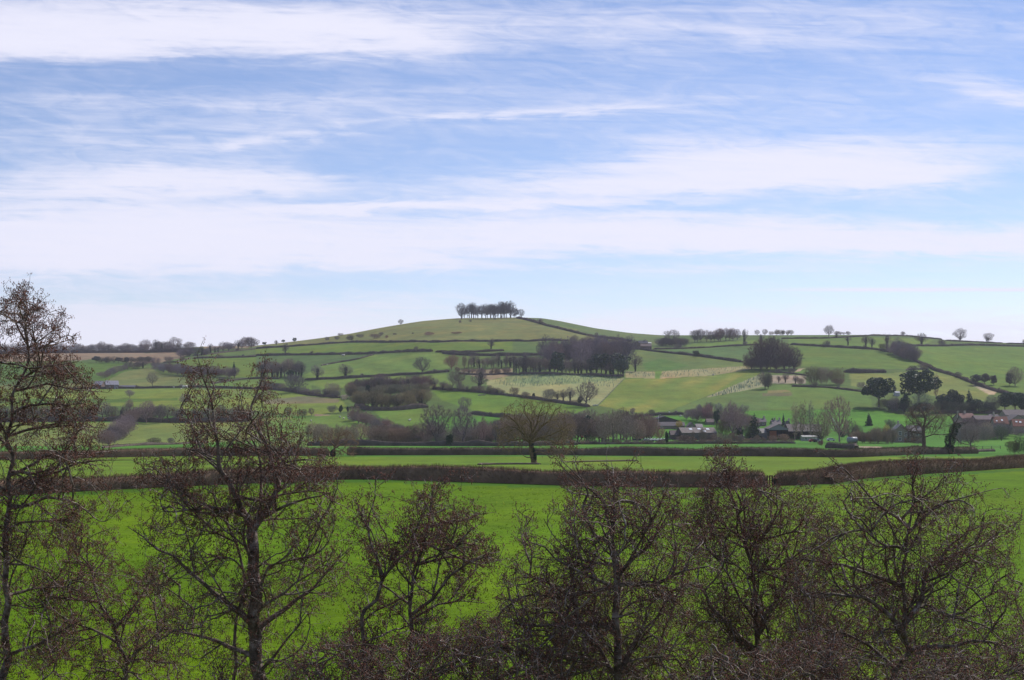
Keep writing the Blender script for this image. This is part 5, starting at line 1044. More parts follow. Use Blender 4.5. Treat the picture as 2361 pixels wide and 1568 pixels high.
# sheep
def sheep_parts():
    b = MB(); b.ball((0,0,.62),.42,(1.45,.82,.85),12,8); b.ball((.38,0,.66),.33,(1,.9,.95),10,6); body = b.mesh('fleece', M_WOOL, True)
    b = MB(); b.tube((.62,0,.74),(.78,0,.9),.15,.12,8); b.ball((.86,0,.92),.14,(1.35,.8,.85),8,5); b.ball((.76,.15,.98),.06,(.5,1.6,.6),6,4); b.ball((.76,-.15,.98),.06,(.5,1.6,.6),6,4); head = b.mesh('head', M_WOOL, True)
    l = MB(); l.tube((0,0,.4),(.02,0,.18),.07,.045,6); l.tube((.02,0,.18),(0,0,0),.045,.05,6); return body, head, l.mesh('leg', M_WOOL)
SB, SH, SLG = sheep_parts()
SHEEP = [(2,462,1190,'white sheep grazing apart at the left of the sheep field'),(2,705,1158,'sheep at the top left of the flock beside the bushes'),(2,735,1170,'sheep lying low under the top left one of the flock'),
 (2,772,1150,'highest sheep of the flock, by the small dark stump tree'),(2,778,1166,'sheep just below the highest one of the flock'),(2,790,1160,'sheep in the crowded middle of the flock, upper'),(2,800,1170,'sheep in the crowded middle of the flock, lower'),
 (2,808,1180,'sheep at the right of the flock against the round brown tree'),(2,822,1183,'last sheep of the flock, half under the round brown tree'),(2,785,1178,'sheep at the lowest middle of the flock'),
 (2,1288,1186,'white sheep alone in the bright field beside the diagonal row'),(2,1296,1182,'second sheep touching the one alone in the bright field'),(2,1332,1245,'sheep lowest in the bright field beside the great bare tree'),
 (3,1690,803,'sheep on the tan strip edge left of the great beeches'),(2,598,717,'pale sheep by the thin slanting hedge'),(1,1520,920,'tiny sheep on the left field below the farm hedge'),(1,1460,908,'tiny sheep left along the farm hedge'),
 (3,1415,1150,'sheep on the green bank above the yellow willow'),(3,1385,1118,'sheep on the field edge above the dark gabled shed'),(3,1322,1122,'sheep at the field edge left above the dark gabled shed')]
for k, x_, y_, lb in SHEEP:
    x, y, z = place(k, x_, y_); o = empty('sheep', (x, y, z), R0.uniform(0, 6.28), (1.25,)*3); tag(o, lb, 'sheep', 'sheep grazing on the hillside')
    link('fleece', SB, o, (.66,.63,.56)); link('head', SH, o, (.35,.32,.28))
    for lx, ly in ((.38,.17),(.38,-.17),(-.38,.17),(-.38,-.17)): link('leg', SLG, o, (.3,.27,.23), (lx, ly, 0))
for k, x_, y_, lb, s in [(2,733,636,'white wrapped bale beside the striped field top hedge',1.0),(1,1552,906,'cream coloured bale at the farm hedge',1.3)]:
    x, y, z = place(k, x_, y_); b = MB(); b.tube((-.9,0,.75),(.9,0,.75),.78,.78,16); b.ball((-.9,0,.75),.78,(.14,1,1),14,6); b.ball((.9,0,.75),.78,(.14,1,1),14,6); o = b.obj('wrapped_bale', M_PAINT, None, (.75,.68,.58), True); o.location = (x,y,z); o.scale = (s*1.6,s,s); tag(o, lb, 'bale')
# young trees in guards
def in_poly(px, py, poly):
    c = False; n = len(poly)
    for i in range(n):
        x1, y1 = poly[i]; x2, y2 = poly[(i+1) % n]
        if (y1 > py) != (y2 > py) and px < (x2-x1)*(py-y1)/(y2-y1)+x1: c = not c
    return c
GP = [(PL(3, (60,803),(250,800),(700,812),(925,832),(860,900),(730,900),(520,870),(400,890),(250,890),(120,900),(0,900),2,(1990,860)), 230), (PL(3, (1660,985),(1900,875),(2100,790),(2115,880),(1780,968)), 120), (PL(3, (1265,772),(1960,730),(1990,745),(1700,797),(1250,822)), 60), (PL(3, (965,772),(1200,774),(1200,820),(955,818)), 24)]
gm = MB(); gm.tube((0,0,-.1),(0,0,1.25),.10,.10,6); gm.tube((.13,0,-.1),(.13,0,1.45),.03,.03,4); GM = gm.mesh('tree_guard', M_PAINT)
pts_ = []
for poly, n in GP:
    us = [p[0] for p in poly]; vs = [p[1] for p in poly]; c = 0
    while c < n * 2:
        u, v = R0.uniform(min(us), max(us)), R0.uniform(min(vs), max(vs))
        if in_poly(u, v, poly): pts_.append(at(u, v)); c += 1
R0.shuffle(pts_); pts_.sort(key=lambda p: p[1])
for i, p in enumerate(pts_[:290]):
    o = link('tree_guard', GM, None, (.36,.43,.28), p); o.scale = (1.3, 1.3, R0.uniform(.95, 1.3)); o.rotation_euler = (R0.uniform(-.05,.05), R0.uniform(-.05,.05), 0)
    tag(o, 'pale green tube guarding a young tree in the tan plantation', 'tree guard', 'tree guards in the young plantation')
b = MB()
for p in pts_[290:]: b.tube((p[0],p[1],p[2]-.1), (p[0],p[1],p[2]+1.45), .13, .13, 5)
o = b.obj('tree_guards', M_PAINT, None, (.36,.43,.28)); tag(o, 'more distant pale tubes guarding young trees', 'tree guard', None, 'stuff')
# dandelions dotting the near field
rs = np.random.RandomState(5); n = 420; Y = rs.uniform(62, 180, n); X = (rs.uniform(0, 2361, n) - U0) / F * Y; keep = (np.sin(X*.35+1)+np.sin(Y*.2)+rs.normal(0,.8,n)) > .6; X = X[keep]; Y = Y[keep]; b = MB()
for x, y in zip(X, Y): b.ball((x, y, h1(x, y) + .12), .045, (1,1,.45), 6, 3); b.tube((x, y, h1(x, y)), (x, y, h1(x, y)+.12), .006, .006, 3)
o = b.obj('dandelions', M_PAINT, None, (.75,.55,.02)); tag(o, 'yellow dandelions dotted over the near green field', 'flowers', None, 'stuff')
# grass tufts
rs = np.random.RandomState(6); n = 52000; Y = 58 + 128 * rs.uniform(0, 1, n) ** 1.3; X = (rs.uniform(-60, 2420, n) - U0) / F * Y
cl_ = np.sin(X * .9 + np.sin(Y * .5) * 2) + np.sin(Y * .7 + X * .4) + rs.normal(0, .7, n); ok = cl_ > .2; X = X[ok]; Y = Y[ok]; Z = height(X, Y); n = len(X)
p0 = np.stack([X, Y, Z - .02], 1); p0 = np.repeat(p0, 3, 0) + rs.normal(0, .07, (n * 3, 3)) * np.array([1, 1, 0]); dr = rs.normal(0, .35, p0.shape); dr[:, 2] = 1; V, q = tubes(p0, p0 + dr * rs.uniform(.05, .14, (len(p0), 1)), np.full(len(p0), .016), np.full(len(p0), .002), 3)
o = link('grass', mesh_from('grass', V, q, None, M_HEDGE), None, (.085, .16, .003)); tag(o, 'short bright green pasture grass in tufts', 'grass', None, 'stuff')
# ------------------------------------------------------------------ foreground alders
def W2(u, v, Y): return ((u - U0) / F * Y, Y, CH - (v - VH) / F * Y)
def alder(seed, Y0, poly, limbs, label, natt=4200, thick=1.9, kill=.10, step=.085, tw=.0056, cat_n=2.6, clumps=90, base_r=.17, spread=.42, catlen=.055, sc=1.0, name='alder_tree', group='alders in front of the field', col=None, ivy=None, l2=.30):
    kill *= sc; step *= sc; tw *= sc; spread *= sc
    natt = int(natt * 1.25); rs = np.random.RandomState(seed); nodes = []; par = []; rmin = []
    for li, (pts, r0, r1, dy) in enumerate(limbs):
        p = np.array([W2(u, v, Y0) for u, v in pts]); d = np.r_[0, np.cumsum(np.linalg.norm(np.diff(p, axis=0), axis=1))]; n = max(2, int(d[-1] / step)); t = np.linspace(0, d[-1], n + 1)
        X = np.interp(t, d, p[:, 0]); Z = np.interp(t, d, p[:, 2]); Yy = Y0 + dy * (t / d[-1]) ** .8 * (1 if li else 0)
        wob = lambda a: np.interp(t, np.linspace(0, d[-1], max(3, int(d[-1] / (.45 * sc)))), rs.normal(0, a, max(3, int(d[-1] / (.45 * sc)))))
        X = X + wob(.045 * sc); Z = Z + wob(.03 * sc); Yy = Yy + wob(.06 * sc)
        prev = -1; s0 = 0
        if nodes:
            NP = np.array(nodes); k = int((((NP - np.array([X[0], Y0, Z[0]])) ** 2) * np.array([1, .05, 1])).sum(1).argmin()); prev = k; s0 = 1
            off = NP[k] - np.array([X[0], Yy[0], Z[0]]); fade = np.exp(-t / (.5 * sc)); X = X + off[0] * fade; Z = Z + off[2] * fade; Yy = Yy + off[1]
        for i in range(s0, n + 1):
            nodes.append((X[i], Yy[i], Z[i])); par.append(prev); prev = len(nodes) - 1; rmin.append(r0 + (r1 - r0) * (i / n) ** .8)
    n0 = len(nodes)
    def grow(i0, d, ln, lev):
        """a side branch that curves gently upward"""
        p = np.array(nodes[i0]); prev = i0; n = max(2, int(ln / step)); made = []; curl = rs.normal(0, .05, 3)
        for k in range(n):
            d = d + curl + rs.normal(0, .085, 3) + np.array([0, 0, .035 if lev < 4 else .0]); d = d / np.linalg.norm(d)
            if rs.uniform() < .06: curl = rs.normal(0, .05, 3)
            p = p + d * step; u = U0 + p[0] / p[1] * F; v = VH + (CH - p[2]) / p[1] * F
            if k > 1 and not in_poly(u, v, poly) and rs.uniform() < (.8 if v < VH + 200 else .5): break
            nodes.append(tuple(p)); par.append(prev); rmin.append(0); prev = len(nodes) - 1; made.append((prev, d))
        return made
    lead = [(i, np.array(nodes[i]) - np.array(nodes[par[i]])) for i in range(1, n0) if par[i] >= 0]
    def side(d, ang):
        d = d / (np.linalg.norm(d) + 1e-9); r_ = rs.normal(0, 1, 3); r_ -= d * r_.dot(d); r_ /= np.linalg.norm(r_); o_ = d * math.cos(ang) + r_ * math.sin(ang); o_[2] += .12; return o_ / np.linalg.norm(o_)
    L2 = []
    for i, d in lead:
        u = U0 + nodes[i][0] / nodes[i][1] * F; v = VH + (CH - nodes[i][2]) / nodes[i][1] * F
        if v < 1700 and rs.uniform() < step / (l2 * sc) * (1.0 if rmin[i] < .09 * sc else .4): L2 += grow(i, side(d, rs.uniform(.6, 1.15)), rs.uniform(.5, 1.8) * sc, 2)
    L3 = []
    for i, d in L2:
        if rs.uniform() < step / (.25 * sc): L3 += grow(i, side(d, rs.uniform(.5, 1.05)), rs.uniform(.3, .9) * sc, 3)
    for i, d in L3:
        if rs.uniform() < step / (.30 * sc): grow(i, side(d, rs.uniform(.5, 1.1)), rs.uniform(.15, .45) * sc, 4)
    natt = int(natt * .42)
    pa = np.array(poly, float); lo = pa.min(0); hi = pa.max(0)
    def pick(n):
        out = []
        while len(out) < n:
            for u, v in rs.uniform(lo, hi, (n * 2, 2)):
                if in_poly(u, v, poly): out.append((u, v))
                if len(out) >= n: break
        return np.array(out)
    cc = pick(clumps); cY = Y0 + rs.normal(0, thick * .5, clumps); C3 = np.array([W2(u, v, y) for (u, v), y in zip(cc, cY)])
    nc = int(natt * .86); k = rs.randint(0, clumps, nc); A1 = C3[k] + rs.normal(0, 1, (nc, 3)) * np.array([spread, spread, spread * .42])
    un = pick(natt - nc); A2 = np.array([W2(u, v, y) for (u, v), y in zip(un, Y0 + rs.normal(0, thick * .55, len(un)))])
    att = np.concatenate([A1, A2])
    # keep clump points inside the outline
    uu = U0 + att[:, 0] / att[:, 1] * F; vv = VH + (CH - att[:, 2]) / att[:, 1] * F; big = [(x, y) for x, y in poly]
    att = att[[in_poly(a, b, big) for a, b in zip(uu, vv)]]
    nodes, par = colonize(nodes, par, att, .8 * sc, kill, step, 45, rs, .14, (0, 0, .10), 60000, .45)
    r, kids = pipe_radii(nodes, par, tw, 2.25); m = np.array(rmin[:n0]); r = np.minimum(r, .03 * sc); r[:n0] = np.maximum(np.minimum(r[:n0], m * 1.2), m); r[n0:] = np.minimum(r[n0:], .021 * sc)
    T, S = branch_meshes(nodes, par, r, .014 * sc, 7, 3)
    i = np.nonzero((kids == 0) | ((r < tw * 1.7) & (rs.uniform(size=len(kids)) < .30)))[0]; i = i[i >= n0]
    # fine side twigs
    q0 = np.repeat(nodes[i], 2, 0); dr = rs.normal(0, 1, q0.shape) + np.array([0, 0, .25]); dr /= np.linalg.norm(dr, axis=1)[:, None]; q1 = q0 + dr * rs.uniform(.06, .24, (len(q0), 1)) * sc
    S = merge([S, tubes(q0, q1, np.full(len(q0), tw * .8), np.full(len(q0), tw * .5), 3)])
    base = np.array(nodes[0]); o = empty(name, tuple(base))
    if col:
        link('trunk', mesh_from('trunk', T[0] - base, T[1], None, M_BARK, True), o, tuple(c * .8 for c in col)); link('crown', mesh_from('crown', S[0] - base, S[1], None, M_TWIG), o, col)
        if ivy:
            V, q = cards(in_blobs([(b_[0], b_[1], b_[2], *b_[3:]) for b_ in ivy], 5200, rs, .5), .13, rs); link('ivy', mesh_from('ivy', V, q, None, M_LEAF), o, (.035, .05, .028))
        tag(o, label, 'tree'); return o
    # catkins and little cones hanging in bunches
    kk = rs.poisson(cat_n * 2.6, len(q1)); c0 = np.repeat(q1, kk, 0) + rs.normal(0, .03, (kk.sum(), 3)); n = len(c0)
    ax = rs.normal(0, .38, (n, 3)); ax[:, 2] = -1; ax /= np.linalg.norm(ax, axis=1)[:, None]; cone = rs.uniform(size=n) < .3
    ln = np.where(cone, .026, catlen * rs.uniform(.6, 1.25, n))[:, None]; rd = np.where(cone, .0125, .0085 * rs.uniform(.8, 1.3, n))[:, None]
    x = np.cross(ax, rs.normal(0, 1, (n, 3))); x /= np.linalg.norm(x, axis=1)[:, None]; y = np.cross(ax, x); mid = c0 + ax * ln * .5
    V = np.stack([c0, mid + x * rd, mid + (-.5 * x + .87 * y) * rd, mid + (-.5 * x - .87 * y) * rd, c0 + ax * ln], 1).reshape(-1, 3)
    b = np.arange(n)[:, None] * 5; tri = np.concatenate([b + np.array([[0, 1, 2]]), b + np.array([[0, 2, 3]]), b + np.array([[0, 3, 1]]), b + np.array([[4, 2, 1]]), b + np.array([[4, 3, 2]]), b + np.array([[4, 1, 3]])])
    link('trunk', mesh_from('trunk', T[0] - base, T[1], None, M_ALDER, True), o); link('crown', mesh_from('crown', S[0] - base, S[1], None, M_ATWIG), o)
    link('catkins', mesh_from('catkins', V - base, None, tri, M_CATKIN), o)
    tag(o, label, 'tree', group); return o
def ground_v(Y): return VH + (CH - 2.9) * F / Y
def Z1(*p): return [(x * .6076, 615 + y * .6076) for x, y in p]
def Z2(*p): return [(553.4 + x * .3333, 1045.3 + y * .3333) for x, y in p]
def Z3(*p): return [(1168.3 + x * .3724, 983.8 + y * .3724) for x, y in p]
def Z4(*p): return [(1746.4 + x * .3724, 983.8 + y * .3724) for x, y in p]
def Z5(*p): return [(307.4 + x * .2745, 799.3 + y * .2745) for x, y in p]
gv = ground_v(33)
alder(701, 33, [(-160,1760),(-160,800),(-60,700),(0,690),(25,672),(62,658),(85,690),(108,712),(150,715),(165,745),(168,790),(140,818),(150,835),(205,880),(228,920),(222,960),(238,1000),(212,1040),(235,1100),(300,1140),(322,1172),(240,1192),(120,1180),(180,1200),(200,1260),(150,1330),(170,1420),(150,1500),(160,1760)],
 [([(8,gv),(12,1568),(20,1400),(16,1280),(14,1200),(20,1130),(22,1040),(25,970),(35,900),(55,850),(62,812),(60,760),(60,690)], .17, .012, 0),
  (Z1((35,905),(70,900),(100,890),(180,865),(290,880),(340,905),(390,945)), .05, .01, -.8), (Z1((25,1135),(60,1130),(130,1120),(190,1125),(240,1135)), .04, .01, -1.0), (Z1((40,800),(60,790),(150,720),(300,718),(400,700)), .045, .01, .9),
  (Z1((45,560),(80,535),(120,520),(180,522),(260,530),(330,510)), .045, .01, -.5), (Z1((90,340),(130,300),(180,290),(240,270)), .035, .008, .6), (Z1((60,430),(140,380),(230,370),(330,360)), .035, .008, -.6), (Z1((55,480),(160,450),(260,460),(380,480)), .035, .008, .8),
  (Z1((95,310),(60,250),(30,200),(20,150)), .03, .008, .4), (Z1((100,300),(110,200),(130,140),(160,150)), .03, .008, -.4), (Z1((22,1490),(60,1470),(130,1440),(200,1400),(300,1350)), .05, .01, .8), (Z1((30,700),(-40,640),(-120,600)), .05, .01, .5), (Z1((35,640),(110,610),(220,600),(350,620)), .04, .008, 1.1),
  (Z1((28,1000),(120,960),(220,950),(310,970)), .035, .008, -1.2), (Z1((25,1240),(110,1225),(220,1235),(330,1300)), .04, .01, 1.2), (Z1((20,850),(-60,760),(-140,740)), .04, .01, -.6), (Z1((30,760),(150,790),(260,760),(380,740),(480,740)), .04, .008, .4)],
 'tallest alder at the far left, crown standing against the sky', 6000, 1.9, cat_n=2.2, clumps=140)
gv = ground_v(32)
alder(702, 32, [(420,1760),(440,1568),(330,1500),(370,1420),(330,1330),(345,1270),(300,1215),(330,1195),(370,1195),(345,1150),(300,1120),(310,1070),(350,1050),(400,1070),(430,1040),(408,980),(425,930),(415,880),(440,860),(432,820),(462,808),(485,850),(505,870),(495,900),(530,930),(555,880),(570,860),(590,850),(602,810),(620,820),(612,860),(615,900),(640,920),(690,930),(705,960),(700,990),(740,1010),(745,1040),(790,1060),(800,1090),(775,1120),(795,1150),(800,1200),(812,1250),(800,1330),(770,1400),(730,1500),(720,1760)],
 [([(602,gv),(593,1568),(590,1450),(589,1340),(586,1270),(582,1225)], .21, .13, 0), (Z5((1000,1568),(980,1440),(930,1380),(850,1230),(800,1100),(730,960),(700,850),(680,600),(640,400),(600,250),(570,60)), .09, .007, -.3),
  (Z5((1000,1568),(1080,1380),(1180,1150),(1140,1000),(1090,880),(1000,700),(960,600),(1010,420),(1050,250),(1100,80)), .09, .007, .4), (Z5((1000,1568),(1020,1300),(1030,1100),(980,900),(900,700),(930,560)), .06, .008, .9),
  (Z5((1110,1480),(1200,1410),(1300,1350),(1490,1270),(1600,1240),(1700,1200)), .055, .008, -.8), (Z5((1000,1500),(920,1430),(850,1390),(700,1355),(520,1360),(400,1375),(300,1368)), .06, .008, -1.0), (Z5((720,1490),(600,1370),(430,1250),(330,1190),(250,1130),(160,1040),(60,980)), .05, .008, .8),
  ([(588,1440),(560,1400),(529,1374),(490,1345),(450,1320),(430,1298),(413,1277),(383,1259),(358,1229),(316,1204)], .085, .01, -.9), ([(592,1520),(574,1508),(535,1496),(498,1484),(425,1472),(340,1460)], .07, .01, .7),
  (Z2((110,1230),(200,1150),(280,1090),(350,1020),(460,960),(560,880),(640,800),(670,740)), .08, .01, .9), (Z2((100,1000),(160,900),(230,760),(300,740),(480,700)), .04, .008, -.6), ([(529,1990),(531,1568),(538,1405),(553,1344),(535,1253),(505,1200)], .075, .02, .6),
  (Z5((1180,1150),(1250,1000),(1340,900),(1400,780)), .05, .008, .5), (Z5((1130,1020),(1300,960),(1450,940),(1600,950)), .035, .008, -.9), (Z5((800,1100),(650,1000),(480,900),(350,860)), .035, .008, .9), (Z2((60,760),(40,560),(100,400),(180,300)), .05, .008, -1.0),
  (Z2((110,1150),(180,1050),(330,960),(450,850),(560,760),(720,720)), .045, .008, -.7), ([(592,1560),(640,1500),(690,1440),(720,1400)], .05, .01, -1.0), (Z2((0,300),(150,330),(300,280),(480,260),(650,300)), .035, .008, .3)],
 'broad twin topped alder with thick dark trunk, second from the left', 5400, 1.9, cat_n=1.9, clumps=120, l2=.44, spread=.34)
gv = ground_v(31)
alder(703, 31, [(800,1760),(790,1480),(808,1400),(800,1340),(850,1300),(845,1250),(818,1215),(815,1160),(835,1140),(870,1130),(908,1148),(905,1175),(880,1200),(895,1240),(925,1230),(925,1190),(960,1170),(970,1120),(990,1108),(1035,1125),(1042,1140),(1010,1155),(1040,1165),(1060,1178),(1100,1170),(1120,1182),(1095,1205),(1085,1225),(1120,1240),(1130,1270),(1175,1290),(1150,1320),(1080,1340),(1110,1390),(1060,1400),(1010,1440),(1010,1500),(1020,1760)],
 [([(945,gv),(941,1568),(947,1445),(946,1380),(953,1322),(970,1260),(987,1212),(993,1160),(997,1122)], .13, .012, 0), ([(850,gv),(850,1568),(843,1445),(847,1395),(873,1355),(900,1315),(925,1280),(937,1272),(955,1255)], .09, .03, -.5), ([(868,1320),(862,1285),(853,1259),(846,1235),(848,1210),(853,1185),(873,1145)], .045, .009, .5),
  ([(950,1425),(970,1400),(990,1380),(1040,1320),(1080,1290),(1110,1270),(1140,1262)], .05, .009, -.7), ([(985,1218),(1010,1210),(1040,1203),(1080,1200),(1115,1180)], .04, .008, .5), ([(960,1312),(1000,1300),(1040,1290),(1080,1298),(1120,1300)], .04, .008, .8), ([(950,1350),(920,1300),(915,1260)], .035, .008, -.4), ([(947,1400),(905,1370),(870,1362)], .035, .008, .9), ([(975,1245),(1010,1260),(1060,1240),(1110,1250)], .035, .008, -.9), ([(947,1430),(1010,1395),(1060,1390),(1120,1400)], .03, .008, .4)],
 'small dark alder with two stems in the middle gap', 3000, 1.2, cat_n=2.6, clumps=60, spread=.26, l2=.42)
gv = ground_v(30)
alder(704, 30, [(1120,1760),(1110,1568),(1060,1480),(1070,1420),(1150,1400),(1160,1330),(1185,1310),(1190,1240),(1198,1215),(1215,1225),(1250,1265),(1300,1240),(1290,1190),(1320,1160),(1302,1110),(1288,1065),(1300,1052),(1345,1090),(1360,1120),(1385,1110),(1400,1060),(1415,1062),(1425,1110),(1455,1060),(1470,1045),(1476,1070),(1470,1110),(1530,1130),(1570,1150),(1600,1180),(1630,1260),(1600,1400),(1570,1480),(1560,1760)],
 [([(1425,gv),(1425,1568),(1420,1468),(1425,1356),(1425,1300),(1422,1267)], .14, .07, 0), ([(1422,1270),(1405,1245),(1377,1230),(1358,1200),(1340,1170),(1345,1150),(1354,1133),(1335,1100),(1310,1070),(1295,1055)], .055, .008, -.5), (Z3((750,910),(720,800),(700,740),(660,620),(600,480),(500,380),(450,300),(400,200)), .05, .008, .4), (Z3((690,680),(690,560),(680,420),(650,300),(625,240)), .045, .007, .9),
  (Z3((700,1000),(740,980),(880,960),(1030,900),(1100,880),(1200,850),(1270,880)), .055, .01, -.6), ([(1428,1335),(1460,1290),(1500,1260),(1545,1200),(1575,1170)], .05, .008, .7), (Z3((690,1000),(600,950),(500,910),(400,870),(300,800),(230,720),(120,690),(80,560)), .045, .007, -.9), (Z3((690,1010),(560,1030),(410,1050),(280,990),(140,960),(40,970)), .05, .008, .9),
  (Z3((670,1290),(600,1240),(500,1220),(400,1200),(250,1205),(150,1200),(0,1165)), .06, .01, -.7), (Z3((640,1568),(560,1400),(480,1250),(380,1120),(320,1040)), .055, .01, .7), (Z3((520,1568),(440,1420),(300,1395),(150,1390),(0,1320)), .05, .01, -1.1), (Z3((700,1540),(800,1350),(860,1260),(950,1180),(1050,1130)), .06, .01, .5), (Z3((700,860),(560,850),(420,820),(300,700),(240,600)), .035, .007, .2),
  (Z3((820,680),(780,640),(740,580)), .022, .01, -.4), (Z3((745,900),(850,700),(920,560),(960,440)), .035, .007, -.9), (Z3((120,840),(125,740),(85,640),(90,560)), .02, .006, 0)],
 'grey limbed alder with long horizontal boughs right of middle', 6200, 1.8, cat_n=2.1, clumps=170, spread=.36, catlen=.04)
gv = ground_v(34)
alder(705, 34, [(1560,1760),(1560,1480),(1600,1400),(1560,1250),(1560,1160),(1600,1120),(1640,1130),(1625,1070),(1622,1032),(1640,1040),(1665,1035),(1680,1028),(1695,1050),(1680,1080),(1700,1110),(1760,1120),(1800,1130),(1850,1105),(1900,1140),(1930,1220),(1920,1400),(1900,1500),(1900,1760)],
 [([(1745,gv),(1745,1568),(1749,1487),(1742,1400),(1735,1330),(1722,1260),(1725,1200),(1705,1150),(1690,1110),(1678,1075)], .15, .01, 0), (Z3((1540,1400),(1440,1310),(1360,1240),(1270,1130),(1200,1000),(1120,950),(1060,990)), .10, .015, -.8), (Z3((1550,1300),(1620,1180),(1700,1060),(1760,900),(1800,780),(1860,600)), .06, .009, .7),
  (Z3((1480,700),(1440,560),(1400,420),(1380,260),(1280,190)), .035, .007, .3), (Z3((1500,760),(1600,640),(1640,500),(1620,380)), .035, .008, -.7), (Z3((1560,1200),(1450,1080),(1400,940),(1340,830),(1260,720)), .04, .008, .9), (Z3((1530,960),(1440,850),(1330,780)), .03, .008, -.3), (Z3((1510,860),(1460,700),(1350,600),(1280,500)), .03, .007, .6), (Z3((1500,900),(1640,880),(1800,900),(1900,860)), .035, .007, -.9)],
 'tangled alder between the grey limbed one and the rightmost', 6000, 2.2, cat_n=2.1, clumps=150, catlen=.045)
gv = ground_v(31)
alder(706, 31, [(1840,1760),(1850,1568),(1800,1480),(1840,1400),(1820,1330),(1860,1280),(1830,1210),(1870,1180),(1905,1150),(1880,1100),(1905,1065),(1900,1035),(1925,1060),(1955,1085),(1985,1120),(2010,1150),(2040,1100),(2065,1120),(2090,1100),(2100,1050),(2115,1045),(2120,1100),(2180,1120),(2200,1045),(2225,1040),(2240,1070),(2230,1100),(2290,1118),(2260,1145),(2240,1180),(2290,1200),(2355,1195),(2350,1222),(2300,1260),(2330,1300),(2355,1340),(2361,1420),(2440,1500),(2440,1760)],
 [([(2062,gv),(2070,1568),(2082,1505),(2085,1431),(2078,1338),(2088,1305),(2096,1282),(2100,1207),(2104,1151),(2100,1100)], .15, .01, 0), (Z4((885,1300),(860,1240),(800,1160),(700,1090),(620,1030),(560,1020),(430,1010),(300,1030),(180,1010)), .075, .012, -.7), (Z4((900,1010),(820,970),(700,930),(600,900),(530,880),(430,850),(300,830),(200,860)), .055, .01, .6),
  (Z4((950,790),(880,740),(800,730),(740,700),(620,620),(540,560)), .045, .008, -.6), (Z4((900,610),(850,560),(740,480),(640,370),(560,290),(500,240),(420,160)), .04, .007, .5), (Z4((910,1220),(980,1130),(1050,1000),(1085,900),(1120,850),(1250,790),(1350,760),(1500,740)), .075, .009, .6), (Z4((920,1390),(1000,1360),(1100,1350),(1200,1340),(1280,1300),(1400,1305),(1560,1340),(1651,1400)), .065, .01, -.8),
  (Z4((955,640),(1020,560),(1100,480),(1250,430),(1400,380),(1450,370)), .04, .007, -.5), (Z4((1130,850),(1200,800),(1250,760),(1330,800),(1440,800)), .03, .007, .5), (Z4((930,1200),(1000,1150),(1130,1150),(1220,1200),(1320,1220),(1450,1300)), .045, .008, .9), (Z4((1200,1200),(1350,1180),(1450,1100),(1560,1040),(1651,980)), .035, .007, .2), (Z4((950,420),(960,330),(980,250),(1000,170)), .02, .006, 0), (Z4((860,1470),(720,1350),(560,1290),(400,1270),(240,1280)), .05, .009, .8), (Z4((880,560),(950,470),(920,350),(800,300)), .03, .006, -.3), (Z4((1060,980),(1180,900),(1220,960),(1300,1010)), .03, .007, -.9),
  (Z4((540,910),(550,960),(580,1020)), .03, .02, -.9)],
 'rightmost alder with forked dark trunk and wide open crown', 6800, 2.0, cat_n=2.0, clumps=180, catlen=.042)
gv = ground_v(35)
alder(707, 35, [(60,1760),(60,1500),(110,1420),(100,1340),(160,1300),(130,1230),(180,1200),(260,1215),(300,1280),(310,1320),(370,1330),(400,1400),(420,1470),(440,1760)],
 [([(320,gv),(298,1568),(261,1447),(240,1395),(225,1350),(182,1265),(170,1230)], .12, .01, 0), ([(262,1450),(300,1400),(330,1350),(345,1310)], .05, .008, .8), ([(240,1390),(200,1380),(150,1370),(110,1380)], .04, .008, -.8), ([(285,1530),(340,1480),(390,1440),(420,1400)], .05, .008, -.7), ([(270,1480),(200,1460),(120,1470)], .045, .008, .6)],
 'lower pale stemmed alder in the gap between the two leftmost', 3800, 1.8, cat_n=2.4, clumps=100)
gv = ground_v(28)
alder(708, 28, [(640,1760),(650,1568),(700,1510),(790,1470),(860,1500),(920,1460),(1000,1470),(1080,1450),(1150,1450),(1230,1490),(1290,1520),(1290,1760)],
 [([(1010,gv),(985,1760),(960,1640),(930,1560),(890,1500),(860,1480)], .11, .01, 0), ([(950,1600),(1010,1540),(1080,1500),(1160,1470),(1200,1460)], .05, .008, -.6), ([(945,1580),(860,1560),(780,1520),(710,1510)], .045, .008, .6), ([(940,1570),(960,1510),(1000,1470)], .035, .008, .5), ([(975,1700),(1080,1600),(1180,1560),(1260,1540)], .05, .008, .6), ([(970,1690),(850,1640),(740,1580),(670,1560)], .05, .008, -.5)],
 'low reddish alder top at the bottom middle edge', 5200, 1.6, cat_n=2.2, clumps=90, catlen=.04)
gv = ground_v(27)
gv = ground_v(37)
alder(710, 37, [(1000,1760),(1010,1568),(1060,1480),(1120,1420),(1200,1370),(1290,1350),(1380,1330),(1470,1330),(1540,1370),(1600,1420),(1640,1500),(1660,1760)],
 [([(1300,gv),(1298,1760),(1290,1568),(1296,1480),(1310,1400)], .11, .012, 0), ([(1292,1600),(1230,1520),(1170,1460),(1130,1430)], .055, .008, -.8), ([(1292,1580),(1370,1500),(1440,1420),(1480,1370)], .055, .008, .8), ([(1295,1650),(1400,1590),(1500,1520),(1590,1460)], .05, .008, .5), ([(1296,1680),(1180,1620),(1080,1560),(1040,1530)], .05, .008, -.5), ([(1294,1520),(1250,1440),(1230,1390)], .04, .008, .6), ([(1300,1470),(1350,1410),(1380,1360)], .035, .008, -.6)],
 'distant alder thicket behind the grey limbed alder, right of middle', 4600, 2.0, cat_n=1.9, clumps=120, catlen=.045)
gv = ground_v(38)
